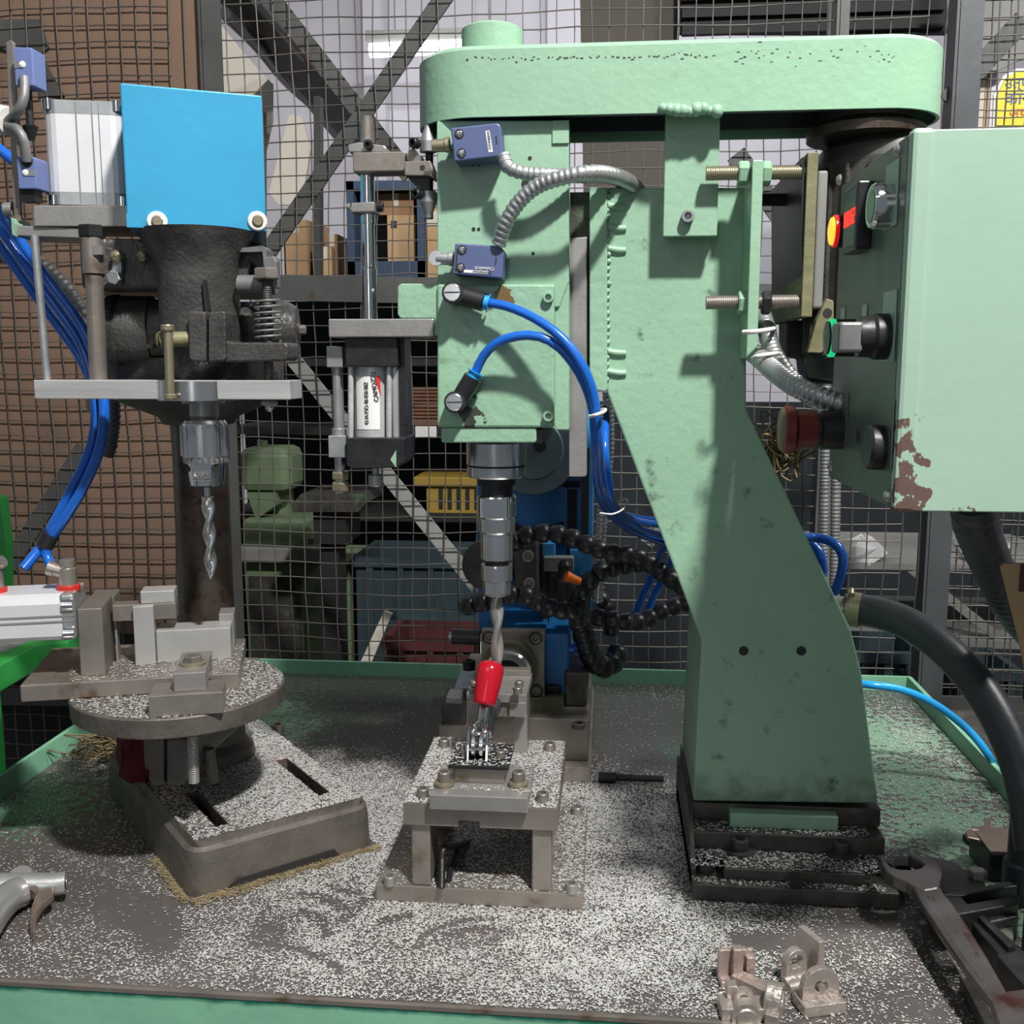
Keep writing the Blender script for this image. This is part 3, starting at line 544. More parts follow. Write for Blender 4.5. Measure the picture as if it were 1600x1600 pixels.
for k in range(24):
    a = 2*math.pi*k/24; part('cooling_fin', MB().prism([(mx+.069*math.cos(a), .985+.069*math.sin(a), mz(555)), (mx+.074*math.cos(a), .985+.074*math.sin(a), mz(555)), (mx+.074*math.cos(a), .985+.074*math.sin(a), mz(268)), (mx+.069*math.cos(a), .985+.069*math.sin(a), mz(268))], (-.002*math.sin(a), .002*math.cos(a), 0)), M['iron'], mo)
part('terminal_box', MB().fprism([(1230, 500), (1330, 500), (1330, 600), (1262, 600), (1258, 560), (1230, 556)], 1.0, .05), M['black'], D, .002)
part('tension_bracket', MB().fprism([(1292, 466), (1303, 470), (1303, 520), (1284, 552), (1262, 551), (1276, 500)], HY+.02, .012), M['khaki'], D, .001); part('bolt_hole', MB().lathe(at(1293, 489, HY+.0196), (0, 1, 0), [(0, .004), (.0004, .003)], 14), M['dark'], D)
# feed cylinder
part('cylinder_bracket', MB().fb(513, 498, 678, 527, HY+.002, .07), M['steel'], D, .0012)
CX, CY = at(584, 600, .940).x, .940; cz = lambda py: at(584, py, .94).z; k_ = .94*1.012/1600
cyl = part('pneumatic_cylinder', MB().lathe((CX, CY, 0), (0, 0, 1), [(cz(690), 33*k_), (cz(560), 33*k_)], 40), M['alu'], D)
part('end_cap', MB().fb(539, 527, 621, 573, .914, .052), M['black'], cyl, .001); part('end_cap', MB().fprism([(541, 684), (632, 684), (632, 722), (619, 731), (552, 733), (541, 728)],   .914, .052), M['black'], cyl, .001)
part('paint_smear', MB().fprism([(619, 703), (619, 731), (610, 718)], .9136, .0006), M['green'], cyl)
for px, m in ((548, 'alu'), (608, 'alu')): part('tie_rod', MB().cyl(at(px, 690, .922), at(px, 570, .922), .0026, n=12), M[m], cyl)
part('sensor_rail', MB().fb(612, 565, 622, 686, .922, .035), M['anod_dark'], cyl, .002); part('sensor_rail', MB().fb(623, 527, 633, 690, .926, .03), M['black'], cyl)
b = MB(); vs = []; n = 14; r = 33*k_+.0004
for i in range(n+1):
    a = -math.pi/2 + (-.80+1.36*i/n)*.86; vs += [(CX+r*math.cos(a), CY+r*math.sin(a), cz(669)), (CX+r*math.cos(a), CY+r*math.sin(a), cz(588))]
b.add(vs, [(2*i, 2*i+2, 2*i+3, 2*i+1) for i in range(n)], True); part('label', b, M['white'], cyl)
def oncyl(px, py, d): p = at(px, py, CY-r); x = p.x-CX; return V((p.x, CY-math.sqrt(max(1e-9, r*r-x*x))-d, p.z))
text(cyl, '43-N-PSO-40-050-08Z', oncyl(573, 630, .0004), .0052, M['ink'], rot=90, sx=.80); text(cyl, 'CAMOZZI', oncyl(586, 604, .0009), .0062, M['ink'], rot=97, rz=14, sx=.95, ext=.0003)
part('logo_wedge', MB().prism([oncyl(585, 588, .0006), oncyl(593, 588, .0006), oncyl(594, 618, .0006)], (.0000, -.0003, 0)), M['redplain'], cyl)
part('port_block', MB().fb(510, 541, 535, 574, .92, .02), M['steel'], cyl, .0006); part('port_block', MB().fb(513, 681, 540, 715, .92, .02), M['conduit'], cyl, .0006)
part('air_pipe', MB().lathe(at(530, 684, .93), (0, 0, 1), [(0, .0068), (.008, .0068), (.009, .0052), (at(530, 574, .93).z-at(530, 684, .93).z, .0048)], 18), M['conduit'], cyl)
o = part('hose_fitting', MB().cyl(at(532, 714, .93), at(532, 770, .93), .0040), M['bright'], cyl)
for a_, e_ in ((737, 749), (753, 767)): part('nut', hexnut(at(532, a_, .93), at(532, e_, .93), .0085), M['brass'], cyl)
part('adjusting_knob', MB().cyl(at(587, 731, .935), at(587, 742, .935), .0034).lathe(at(587, 741, .935), (0, 0, -1), [(0, .0062), (.001, .0068), (.010, .0068), (.011, .0062)], 24), M['conduit'], cyl)
part('piston_rod', MB().lathe((CX-.0022, CY, 0), (0, 0, 1), [(cz(500), .0068), (cz(420), .0068), (cz(418), .0058), (cz(350), .0058), (cz(349), .0065), (cz(262), .0065)], 24), M['chrome'], cyl)
AY = .925
arm = part('trip_arm', MB().fb(551, 237, 634, 268, AY, .026), M['steel_warm'], D, .0012)
part('rod_cap', MB().lathe(at(574, 232, .94), (0, 0, 1), [(0, .0066), (.022, .0066), (.0225, .0060), (.027, .0060)], 24), M['steel_warm'], arm)
part('rod_clamp', MB().fprism([(543, 226), (560, 222), (600, 227), (604, 231), (604, 238), (545, 238)], AY+.004, .022), M['steel'], arm, .001); screw(arm, at(577, 227, AY+.004), (0, -1, 0), .0042, .006, M['black'])
part('rod_clamp', MB().fprism([(548, 317), (584, 315), (585, 331), (548, 332)], AY+.002, .026), M['steel'], arm, .001); screw(arm, at(585, 323, AY+.014), (1, 0, 0), .0046, .008, M['black']); screw(arm, at(548, 323, AY+.014), (-1, 0, 0), .003, .003, M['steel'])
part('lug', MB().fprism([(632, 252), (672, 251), (676, 262), (677, 279), (670, 275), (632, 274)], AY-.006, .022), M['steel_warm'], arm, .0008); part('step_block', MB().fprism([(638, 236), (646, 230), (650, 240), (657, 242), (657, 254), (638, 254)], AY-.002, .02), M['steel_warm'], arm)
part('gusset', MB().fprism([(634, 274), (671, 274), (671, 300), (658, 300)], AY, .016), M['black'], arm); part('bolt_hole', MB().lathe(at(660, 262, AY-.0064), (0, 1, 0), [(0, .0024), (.0003, .0018)], 12), M['dark'], arm)
part('guide_pin', MB().cyl(at(671, 342, AY+.008), at(671, 232, AY+.008), .0034), M['black'], arm)
for up in (1, 0):
    p = at(669, 238, AY+.004) if up else at(669, 300, AY+.004); d = V((0, 0, 1 if up else -1))
    dg = part('trip_dog', MB().lathe(p, d, [(0, .0074), (.009, .0074), (.020, .0034), (.0225, .0030)], 20), M['conduit'], D)
    screw(dg, at(652 if up else 656, 225 if up else 304, AY-.004), (-.5, -.85, 0), .0044, .007, M['black'])
# ---------------------------------------------------------------- conduits and air hoses hanging on the drilling machine
def ribbed(label, pts, r, m, pitch=.0042, depth=.09, name='flexible_conduit', cat='conduit'):
    return solo(name, MB().tube([at(*p) for p in pts], r, 14, rib=(pitch, depth)), M[m], label, cat)
ribbed('short ribbed grey conduit leaving the upper limit switch to the right', [(786, 243, .888), (795, 262, .885), (822, 271, .885), (858, 273, .888), (905, 275, .905), (950, 276, .935), (975, 290, .975), (990, 330, 1.11)], .0057, 'conduit', .0048)
ribbed('arched ribbed grey conduit rising from the lower limit switch', [(779, 382, .888), (790, 350, .882), (810, 317, .877), (840, 291, .872), (880, 277, .868), (925, 270, .870), (965, 276, .90), (990, 290, .95), (1003, 310, 1.0), (1008, 345, 1.11)], .0063, 'conduit', .0048)
def hose(label, pts, r=.0041, m='hose', cat='hose', name='air_hose'): return solo(name, MB().tube([at(*p) for p in pts], r, 12), M[m], label, cat)
h1 = hose('blue air hose curving down from the upper elbow fitting', [(760, 473, .889), (790, 478, .886), (835, 497, .878), (880, 530, .870), (912, 575, .868), (928, 620, .872), (934, 670, .880), (938, 720, .90), (945, 770, .95), (965, 803, 1.05), (1010, 830, 1.16), (1100, 850, 1.25)])
hose('blue air hose arching up from the lower elbow fitting', [(742, 584, .889), (755, 557, .886), (776, 536, .882), (808, 525, .878), (843, 526, .876), (875, 544, .876), (905, 583, .876), (924, 630, .880), (930, 680, .886), (932, 730, .91), (938, 776, .96), (958, 808, 1.06), (1000, 835, 1.17), (1090, 865, 1.26)])
hose('straight blue air hose outermost in the bundle beside the slide rail', [(925, 650, 1.12), (944, 640, 1.0), (945, 700, .94), (950, 750, .96), (960, 790, 1.02), (1000, 815, 1.13), (1090, 825, 1.24)])
solo('cable_tie', MB().tube([at(922, 651, .868), at(932, 648, .862), at(944, 643, .868), at(944, 640, .884), at(924, 648, .886), at(922, 651, .868)], .0016, 6, .002), M['nylon'], 'white cable tie around the blue hoses beside the slide rail', 'cable tie')
solo('cable_tie', MB().tube([at(938, 802, .955), at(958, 803, .95), at(975, 794, .98), at(978, 780, 1.05), at(950, 792, 1.06), at(938, 802, .955)], .0010, 6, .002), M['nylon'], 'clear cable tie low on the blue hoses above the black coolant hose', 'cable tie')
ribbed('thin ribbed grey conduit hanging behind the blue hoses', [(950, 612, 1.15), (951, 700, 1.16), (942, 790, 1.17), (938, 850, 1.18), (934, 940, 1.2)], .0062, 'conduit', .0052)
hose('blue hose crossing to the column behind the hose bundle', [(960, 800, 1.30), (1010, 812, 1.28), (1060, 812, 1.27), (1090, 813, 1.085)], .0042)
# ================================================================ bench drill press on the left
PX, PYY = -.433, 1.055                      # column axis
QX, QY = at(321, 690, .94).x, .94           # spindle axis
qz = lambda py: at(321, py, QY).z; qk = QY*1.01/1600
T = thing('drill_press', (PX, PYY, 0), 'black cast iron bench drill press with a sky blue belt cover, left', 'drill press')
# cast base with two slots
fd, wd = V((.764, .645, 0)), V((-.645, .764, 0)); c0 = V((-.371, .835, 0)); BW, BD, BH = .190, .31, .050
def rounded(p, u, w, lu, lw, r, n=5):
    out = []
    for cu, cw, a0 in ((r, r, math.pi), (lu-r, r, 1.5*math.pi), (lu-r, lw-r, 0), (r, lw-r, .5*math.pi)):
        out += [p+u*(cu+r*math.cos(a0+k*math.pi/2/n))+w*(cw+r*math.sin(a0+k*math.pi/2/n)) for k in range(n+1)]
    return out
rings = [[q+V((0, 0, z)) for q in rounded(c0+fd*i+wd*i, fd, wd, BW-2*i, BD-2*i, rr_)] for z, i, rr_ in ((0, 0, .022), (.030, .0015, .021), (.041, .003, .019), (.044, .0075, .013), (.050, .010, .0012))]
n = len(rings[0]); b = MB(); side = [(i, (i+1) % n, (i+1) % n+n, i+n) for i in range(n)]
for k in range(4): b.add(rings[k]+rings[k+1], side, True)
b.add(rings[0], [tuple(range(n-1, -1, -1))])
sl = [((.036, .048), (.030, .12)), ((BW-.045, BW-.033), (.040, .15))]      # slot u-range, w-range
us = sorted({.010, BW-.010, *[u for s in sl for u in s[0]]}); b.add(rings[4], []); tv = []; tf = []
def quad(u0, u1, w0, w1, z): i = len(tv); tv.extend([c0+fd*u+wd*w+V((0, 0, z)) for u, w in ((u0, w0), (u1, w0), (u1, w1), (u0, w1))]); tf.append((i, i+1, i+2, i+3))
for u0, u1 in zip(us, us[1:]):
    hit = [s for s in sl if s[0] == (u0, u1)]
    for w0, w1 in ([(.010, hit[0][1][0]), (hit[0][1][1], BD-.010)] if hit else [(.010, BD-.010)]): quad(u0, u1, w0, w1, BH)
b.add(tv, tf)
for (u0, u1), (w0, w1) in sl:
    P = [c0+fd*u+wd*w for u, w in ((u0, w0), (u1, w0), (u1, w1), (u0, w1))]; Z = V((0, 0, BH)); z0 = V((0, 0, .002))
    b.add([p+Z for p in P]+[p+z0 for p in P], [(0, 4, 5, 1), (1, 5, 6, 2), (2, 6, 7, 3), (3, 7, 4, 0)]); b.add([p+z0 for p in P], [(0, 1, 2, 3)])
M['casting'] = mat('brown_grey_base_casting', (.125, .110, .095), .55, .35, .2, 30, .6, 120, (.06, .05, .04), .4, 20)
base = part('base', b, M['casting'], T)
part('foot_notch', MB().prism([c0+fd*.03-wd*.0006, c0+fd*.15-wd*.0006, c0+fd*.142-wd*.0006+V((0, 0, .010)), c0+fd*.045-wd*.0006+V((0, 0, .008))], wd*.0005), M['dark'], base)
part('red_oxide_patch', MB().prism([c0+fd*u+wd*w+V((0, 0, BH-.001)) for u, w in ((BW-.047, .150), (BW-.031, .150), (BW-.033, .166), (BW-.046, .163))], (0, 0, .0013)), mat('red_oxide', (.25, .05, .035), .6), base)
p = on(434, 1166, .008); part('hold_down_washer', MB().lathe((p.x, p.y, 0), (0, 0, 1), [(0, .016), (.012, .016), (.013, .013)], 24), M['steel_warm'], T); screw(T, (p.x, p.y, .013), (0, 0, 1), .0085, .024, M['steel_warm'], 'hold_down_bolt')
part('column', MB().lathe((PX, PYY, BH-.005), (0, 0, 1), [(0, .0285), (.50, .0285)], 36), M['rustcol'], T)
part('column_flange', MB().lathe((PX, PYY, BH), (0, 0, 1), [(0, .046), (.012, .044), (.02, .036), (.05, .034)], 32), M['casting'], T)
# head casting
hd = part('head', MB().lathe((QX, QY, 0), (0, 0, 1), [(qz(py), r*qk) for py, r in ((592, 38), (575, 46), (552, 59), (520, 61), (430, 62), (408, 66), (388, 76), (362, 88))], 40, True), M['iron'], T)
b = MB(); b.M = Matrix.Translation((QX, QY, 0)) @ Matrix.Rotation(R(24), 4, 'Z'); b.box(-.034, .034, .0, .15, qz(575), qz(400)); part('head_body', b, M['iron'], T, .006)
b = MB(); b.M = Matrix.Translation((QX, QY, 0)) @ Matrix.Rotation(R(18), 4, 'Z'); b.box(-.105, .06, .015, .15, qz(452), qz(372)); part('top_housing', b, M['iron'], T, .004)
for x0, x1 in ((294, 321), (325, 352)): part('clamp_lug', MB().fprism([(x0, 489), (x0+2, 486), (x1, 487), (x1, 563), (x1-2, 566), (x0+4, 564), (x0+1, 556)] if x0 < 300 else [(x0, 488), (x1-2, 486), (x1, 489), (x1, 560), (x1-3, 564), (x0, 566)], .895, .03), M['iron'], T, .0015)
part('clamp_slit', MB().fprism([(316, 437), (319, 437), (325, 489), (329, 563), (324, 563), (321, 489)], .9028, .01), M['dark'], T)
part('stop_arm', MB().fprism([(350, 530), (362, 535), (446, 535), (450, 540), (449, 560), (444, 564), (350, 566)], .900, .035), M['iron'], T, .003)
rd = V((math.cos(R(10)), math.sin(R(10)), 0))
def drum(x, y, Y, prof, name, m): return part(name, MB().lathe(at(x, y, Y), rd, prof, 36), m, T)
drum(172, 516, .975, [(0, .028), (.001, .0335), (.010, .0345), (.011, .033), (.042, .033), (.043, .030), (.07, .030)], 'feed_hub', M['iron'])
part('drum_slot', MB().fb(224, 537, 241, 544, .9425, .003), M['dark'], T)
sh = drum(375, 515, .975, [(0, .022), (.035, .022), (.036, .0265), (.047, .0265), (.055, .022), (.056, .010), (.057, .010)], 'spring_housing', M['iron']); screw(sh, at(375, 515, .975)+rd*.057, rd, .0048, .006, M['steel_warm'], 'hex_bolt', 'hex')
# pinch lever
lv = part('feed_lever', MB().cyl(at(249, 530, .895), at(296, 530, .905), .0068).lathe(at(249, 530, .895), (-1, 0, 0), [(0, .0068), (.0012, .0058)], 20), M['khaki'], T)
part('tommy_bar', MB().cyl(at(266, 623, .889), at(263, 516, .889), .0040), M['brass'], lv)
part('bar_end', MB().lathe(at(262, 517, .889), (0, 0, 1), [(0, .0056), (.001, .0060), (.0045, .0060), (.0055, .0054)], 18), M['brass'], lv); part('bar_end', MB().lathe(at(266, 624, .889), (0, 0, 1), [(0, .0048), (.0008, .0055), (.004, .0055), (.005, .0045)], 18), M['brass'], lv)
# depth stop: rod, spring, link
ds = part('depth_stop_rod', thread(at(421, 622, .918), at(416, 418, .918), .0044, .0020), M['iron'], T)
part('stop_nut', hexnut(at(417, 437, .918), at(416, 419, .918), .0116), M['steel_warm'], ds); part('stop_nut', hexnut(at(421, 633, .918), at(421, 626, .918), .0085), M['steel'], ds); part('rod_tip', MB().lathe(at(421, 633, .918), (0, 0, -1), [(0, .0042), (.003, .0042), (.006, .002)], 12), M['conduit'], ds)
b = MB(); p0, p1 = at(419, 533, .918), at(417, 466, .918); b.tube([p0.lerp(p1, k/110)+V((.0112*math.cos(k/110*7.3*2*math.pi), .0112*math.sin(k/110*7.3*2*math.pi), 0)) for k in range(111)], .0011, 8, .003); part('spring', b, M['conduit_d'], T)
part('stop_link', MB().fprism([(410, 402), (428, 400), (432, 408), (432, 450), (424, 452), (424, 420), (412, 418)], .928, .012), M['conduit_d'], T, .001)
part('pivot_barrel', MB().cyl(at(374, 445, .93), at(432, 445, .93), .0088), M['conduit_d'], T)
part('link_plate', MB().fprism([(368, 402), (372, 388), (410, 386), (415, 398), (410, 402), (410, 440), (402, 440), (400, 415), (388, 408), (385, 438), (372, 440)], .945, .006), M['iron'], T, .001)
part('link_plate', MB().fprism([(372, 388), (408, 384), (416, 390), (416, 402), (411, 402), (410, 393), (372, 394)], .935, .02), M['conduit_d'], T)
part('side_link', MB().fprism([(176, 398), (188, 396), (190, 420), (186, 445), (174, 442), (174, 425)], .925, .006), M['conduit'], T, .001); screw(T, at(182, 401, .925), (0, -1, 0), .0062, .004, M['brass'], 'link_bolt', 'dome'); screw(T, at(180, 434, .925), (0, -1, 0), .0068, .005, M['conduit'], 'link_bolt', 'hex'); screw(T, at(222, 400, .93), (0, -1, 0), .0052, .004, M['brass'], 'link_bolt', 'dome')
# quill, cross bar, chuck
fb_ = part('feed_bar', MB().fb(53, 594, 453, 624, .905, .036), M['alu'], T, .0008); part('quill_collar', MB().lathe((QX, .932, 0), (0, 0, 1), [(qz(624), .0385), (qz(595), .0385)], 48), M['bright'], fb_)
part('quill', MB().lathe((QX, QY, 0), (0, 0, 1), [(qz(660), .006), (qz(650), .0135), (qz(630), .0135), (qz(630), .020), (qz(575), .020)], 28), M['steel'], T)
part('column_clamp', MB().lathe((PX, PYY, 0), (0, 0, 1), [(at(315, 662, PYY).z, .036), (at(315, 650, PYY).z, .042), (at(315, 628, PYY).z, .078), (at(315, 596, PYY).z, .09), (at(315, 560, PYY).z, .09)], 36, True), M['iron'], T)
ch = part('chuck', MB().lathe((QX, QY, 0), (0, 0, 1), [(qz(759), 22*qk), (qz(757), 26*qk), (qz(745), 28*qk), (qz(723), 31*qk), (qz(722), 34*qk), (qz(712), 35*qk), (qz(712), 36*qk), (qz(661), 36*qk), (qz(656), 33*qk), (qz(650), 15*qk)], 48), M['chrome'], T)
def around(name, cnt, f, m, par):
    for k in range(cnt):
        a = -math.pi/2 + 2*math.pi*(k+.5)/cnt; b = MB(); b.M = Matrix.Translation((QX, QY, 0)) @ Matrix.Rotation(a, 4, 'Z'); f(b); part(name, b, m, par)
around('grip_rib', 18, lambda b: b.box(35*qk, 38.5*qk, -.0022, .0022, qz(711), qz(664)), M['bright'], ch)
around('gear_tooth', 26, lambda b: b.prism([(33*qk, -.0022, qz(713)), (33*qk, .0022, qz(713)), (31.5*qk, 0, qz(723))], (3.4*qk, 0, 0)), M['steel'], ch)
for a in (-140, -40): b = MB(); v = V((math.cos(R(a)), math.sin(R(a)), 0)); b.cyl(V((QX, QY, qz(730)))+v*29*qk, V((QX, QY, qz(730)))+v*30.8*qk, .0042); part('key_hole', b, M['dark'], ch)
text(ch, 'S-7P2', (QX, QY-28.9*qk, qz(741)), .0075, M['steel'], ext=.0008)
part('name_frame', MB().box(QX-.0105, QX+.0105, QY-28.4*qk, QY-28.2*qk, qz(748), qz(747)).box(QX-.0105, QX+.0105, QY-29.4*qk, QY-29.0*qk, qz(735), qz(734)), M['steel'], ch)
part('drill_bit', drill_bit(QX, QY, qz(776), qz(906), .0062, 1.55, .0), M['bright'], T); part('shank', MB().cyl((QX, QY, qz(795)), (QX, QY, qz(757)), .0030), M['bright'], T)
# sky blue belt cover
A0, A1 = .893, .945; q4 = [at(187, 129, A0), at(409, 149, A1), at(413, 361, A1), at(202, 355, A0)]
q4[3] = V((q4[0].x, q4[0].y, q4[3].z)); q4[2] = V((q4[1].x, q4[1].y, q4[2].z)); d = V((-.05, .15, 0)); fx = (q4[1]-q4[0]).normalized()
cv = part('belt_cover', MB().prism(q4, d), M['blue'], T, .0015); part('hem', MB().prism([q4[3]+V((0, -.0006, .012)), q4[2]+V((0, -.0006, .012)), q4[2]+V((0, -.0006, .0)), q4[3]+V((0, -.0006, 0))], (0, .0005, 0)), M['blue'], cv)
nv = V((fx.y, -fx.x, 0))
for px, py, u in ((233, 346, .21), (397, 349, .935)):
    p = q4[3].lerp(q4[2], u)+V((0, 0, .0085 if u > .5 else .0055)); part('nylon_washer', MB().lathe(p, nv, [(0, .0088), (.0022, .0088), (.003, .0078), (.003, .004)], 28), M['nylon'], cv); screw(cv, p+nv*.003, nv, .0050, .0022, M['brass'], 'slot_screw', 'slot')
# feed cylinder and its mounting
def rot_rect(cx, cy, w, d, a, r=.006, n=4):
    u, w_ = V((math.cos(a), math.sin(a), 0)), V((-math.sin(a), math.cos(a), 0)); return rounded(V((cx, cy, 0))-u*w/2-w_*d/2, u, w_, w, d, r, n)
def block(cx, cy, w, d, a, z0, z1, r=.006): return MB().prism([p+V((0, 0, z0)) for p in rot_rect(cx, cy, w, d, a, r)], (0, 0, z1-z0))
zc = lambda py: at(130, py, .95).z; ca = R(14); ccx, ccy = at(133, 240, .96).x, .975; FU, FW = V((math.cos(ca), math.sin(ca), 0)), V((-math.sin(ca), math.cos(ca), 0))
pc = part('feed_cylinder', block(ccx, ccy, .072, .062, ca, zc(302), zc(180), .012), M['anod'], T)
part('end_cap', block(ccx, ccy, .0725, .0625, ca, zc(180), zc(159), .012), M['conduit'], pc); part('end_cap', block(ccx, ccy, .0725, .0625, ca, zc(322), zc(302), .012), M['conduit'], pc)
for u in (-.030, .030):
    for z0, z1 in ((zc(174), zc(158)), (zc(322), zc(308))): p = V((ccx, ccy, 0))+FU*u-FW*.0245; part('cap_screw', MB().cyl(p+V((0, 0, z0)), p+V((0, 0, z1+.0005)), .0072), M['chrome'], pc)
for u, w in ((-.006, .0012), (.008, .0012), (.014, .0008)): b = MB(); p = V((ccx, ccy, 0))+FU*u-FW*.0314; b.prism([p-FU*w/2+V((0, 0, zc(320))), p+FU*w/2+V((0, 0, zc(320))), p+FU*w/2+V((0, 0, zc(162))), p-FU*w/2+V((0, 0, zc(162)))], FW*.0004); part('sensor_groove', b, M['greyp'], pc)
mp = at(120, 338, .93); part('mounting_plate', block(mp.x+.008, .970, .108, .078, R(8), at(120, 354, .93).z, at(120, 321, .93).z, .003), M['steel'], T, .001)
part('bracket_plate', MB().prism([at(20, 352, .925), at(126, 356, .932), at(127, 372, .932), at(22, 368, .925)], (-.01, .05, 0)), M['steel'], T, .0008); part('green_tip', MB().fprism([(17, 340), (23, 350), (24, 369), (19, 366)], .922, .03), M['green'], T)
part('switch_strip', MB().fprism([(9, 66), (16, 62), (21, 66), (32, 345), (22, 348)], .93, .004), M['steel_warm'], T, .0006); screw(T, at(20, 327, .93), (-1, -.2, 0), .0062, .008, M['steel'])
part('guide_rod', MB().cyl(at(74, 594, .925), at(54, 368, .925), .0036), M['conduit'], T)
rod = part('push_rod', MB().cyl(at(154, 594, .925), at(147, 430, .925), .0080), M['steel_warm'], T); part('coupling', MB().cyl(at(147, 428, .925), at(144, 372, .925), .0098), M['steel_warm'], rod); part('coupling_flat', MB().fb(145, 384, 159, 398, .9155, .006), M['steel'], rod); part('jam_nut', hexnut(at(144, 372, .925), at(143, 352, .925), .0120), M['black'], rod)
def slim_switch(c, lab, flip):
    x0, y0, x1, y1 = c; o = part('limit_switch', MB().fprism([(x0, y0), (x1-2, y0+1), (x1, y0+4), (x1+3, y1), (x0+4, y1)], .918, .022), M['switch_l'], T, .001, lab)
    sy = y0+28 if not flip else y0+26; screw(o, at(x0+15, sy, .918), (0, -1, 0), .0032, .0014, M['white'], 'screw', 'dome'); part('index_tab', MB().fb(x0+(2 if not flip else 18), sy-5, x0+(13 if not flip else 29), sy+5, .9175, .001), M['conduit'], o)
    yb = y1 if not flip else y0; part('cable_notch', MB().lathe(at(x0+17, yb+(-6 if not flip else 8), .9178), (0, 1, 0), [(0, .0056), (.0004, .004)], 16), M['dark'], o); part('base_foot', MB().fb(x0+6, y1-2 if flip else y0+2, x1, y1+20 if flip else y0+4, .922, .012), M['black'], o)
slim_switch((20, 73, 50, 134), 'lavender blue limit switch at the top of the strip', False); slim_switch((25, 244, 55, 295), 'lavender blue limit switch low on the strip', True)
part('plunger_pin', MB().lathe(at(43, 130, .935), (0, 0, -1), [(0, .0035), (.036, .0035), (.038, .007), (.050, .003)], 14), M['black'], T)
# round table, hub and clamp screw
TX, TY, TZ, TR = -.412, .928, .172, .100
tb = part('table', MB().lathe((TX, TY, 0), (0, 0, 1), [(TZ-.021, .03), (TZ-.020, TR-.004), (TZ-.018, TR-.001), (TZ-.0012, TR), (TZ, TR-.001)], 72), M['casting'], T)
b = MB(); b.prism([(TX-.026, TY-.03, .095), (TX+.022, TY-.03, .095), (PX+.045, PYY+.04, .095), (PX-.045, PYY+.04, .095)], (0, 0, .057)); part('table_arm', b, M['casting'], T, .004)
for x0, x1 in ((231, 256), (259, 296)): part('clamp_lug', MB().fprism([(x0, 1166), (x0+5, 1154), (x1, 1154), (x1, 1229), (x0+8 if x0 < 240 else x1-10, 1229), (x0, 1222 if x0 < 240 else 1229)] if x0 < 240 else [(x0, 1154), (x1-4, 1154), (x1, 1166), (x1-2, 1216), (x1-14, 1228), (x0, 1229)], .890, .05), M['casting'], T, .003)
part('clamp_screw', thread(at(303, 1222, .872), at(301, 1146, .872), .0050, .0022), M['steel'], T); part('clamp_stud', MB().cyl(at(333, 1222, .93), at(326, 1170, .93), .0058), M['casting'], T)
# ---------------------------------------------------------------- clamping fixture on the round table (its own frame, turned 17 degrees)
FM = Matrix.Translation((-.535, .862, 0)) @ Matrix.Rotation(R(17), 4, 'Z')
def fbx(u0, u1, v0, v1, z0, z1): b = MB(); b.M = FM; return b.box(u0, u1, v0, v1, z0, z1)
def zl(px, py, u, v): return at(px, py, (FM @ V((u, v, 0))).y).z
Z1 = .1885
X = thing('clamping_fixture', FM @ V((.1, .06, TZ+.0003)), 'steel clamping fixture with upright blocks and an air cylinder, on the round drill press table', 'fixture')
part('base_plate', fbx(0, .195, 0, .128, TZ+.0003, Z1), M['steel_warm'], X, .0012)
part('upright_block', fbx(.0495, .0715, .017, .074, Z1, zl(145, 951, .06, .017)), M['steel_warm'], X, .001)
part('jaw_block', fbx(.0945, .1135, .0445, .066, Z1, zl(228, 948, .1, .0445)), M['jaw'], X, .0008)
part('locating_block', fbx(.114, .185, .051, .082, Z1, zl(300, 983, .15, .051)), M['jaw'], X, .0008)
part('end_stop', fbx(.172, .187, .078, .106, Z1, zl(352, 958, .18, .08)), M['steel'], X, .0008)
part('push_bar', fbx(.0745, .134, .052, .071, zl(215, 970, .1, .05), zl(215, 945, .1, .05)), M['steel_warm'], X, .0008)
zb_ = zl(215, 945, .1, .05); part('top_block', fbx(.101, .133, .053, .078, zb_, zb_+.0125), M['jaw'], X, .001); part('stop_block', fbx(.0495, .073, .074, .11, zl(160, 955, .06, .08), zl(160, 931, .06, .08)), M['steel_warm'], X, .0008)
part('guide_leg', fbx(.0745, .0765, .06, .075, Z1, zl(186, 968, .08, .06)), M['steel'], X); part('workpiece', fbx(.118, .165, .083, .1, Z1+.02, zl(290, 976, .14, .09)), M['cast'], X, .004)
zc0, zc1 = zl(70, 1003, .01, .012), zl(70, 931, .01, .012); cb = MB(); cb.M = FM; w_ = .054; h_ = zc1-zc0
cb.prism([V((-.036, .010+.5*w_+.5*w_*a, zc0+.5*h_+.5*h_*c)) for a, c in ((-1, -.8), (-.9, -1), (.9, -1), (1, -.8), (1, .8), (.9, 1), (-.75, 1), (-.93, .86), (-1, .6))], (.084, 0, 0))
ac = part('air_cylinder', cb, M['anod'], X, .001)
for u0, u1 in ((-.0365, -.020), (.036, .0492)): part('end_cap', fbx(u0, u1, .0095, .0645, zc0-.0003, zc1+.0003), M['conduit'], ac, .003)
for u in (-.0345, .0385):
    for z in (zc0+.007, zc1-.010): b = MB(); b.M = FM; b.cyl((u, .0115, z), (u+.0095, .0115, z), .0062); part('cap_screw', b, M['chrome'], ac)
for zf in (.40, .52): part('sensor_groove', fbx(-.034, .048, .0092, .0096, zc0+h_*zf, zc0+h_*zf+.0016), M['greyp'], ac)
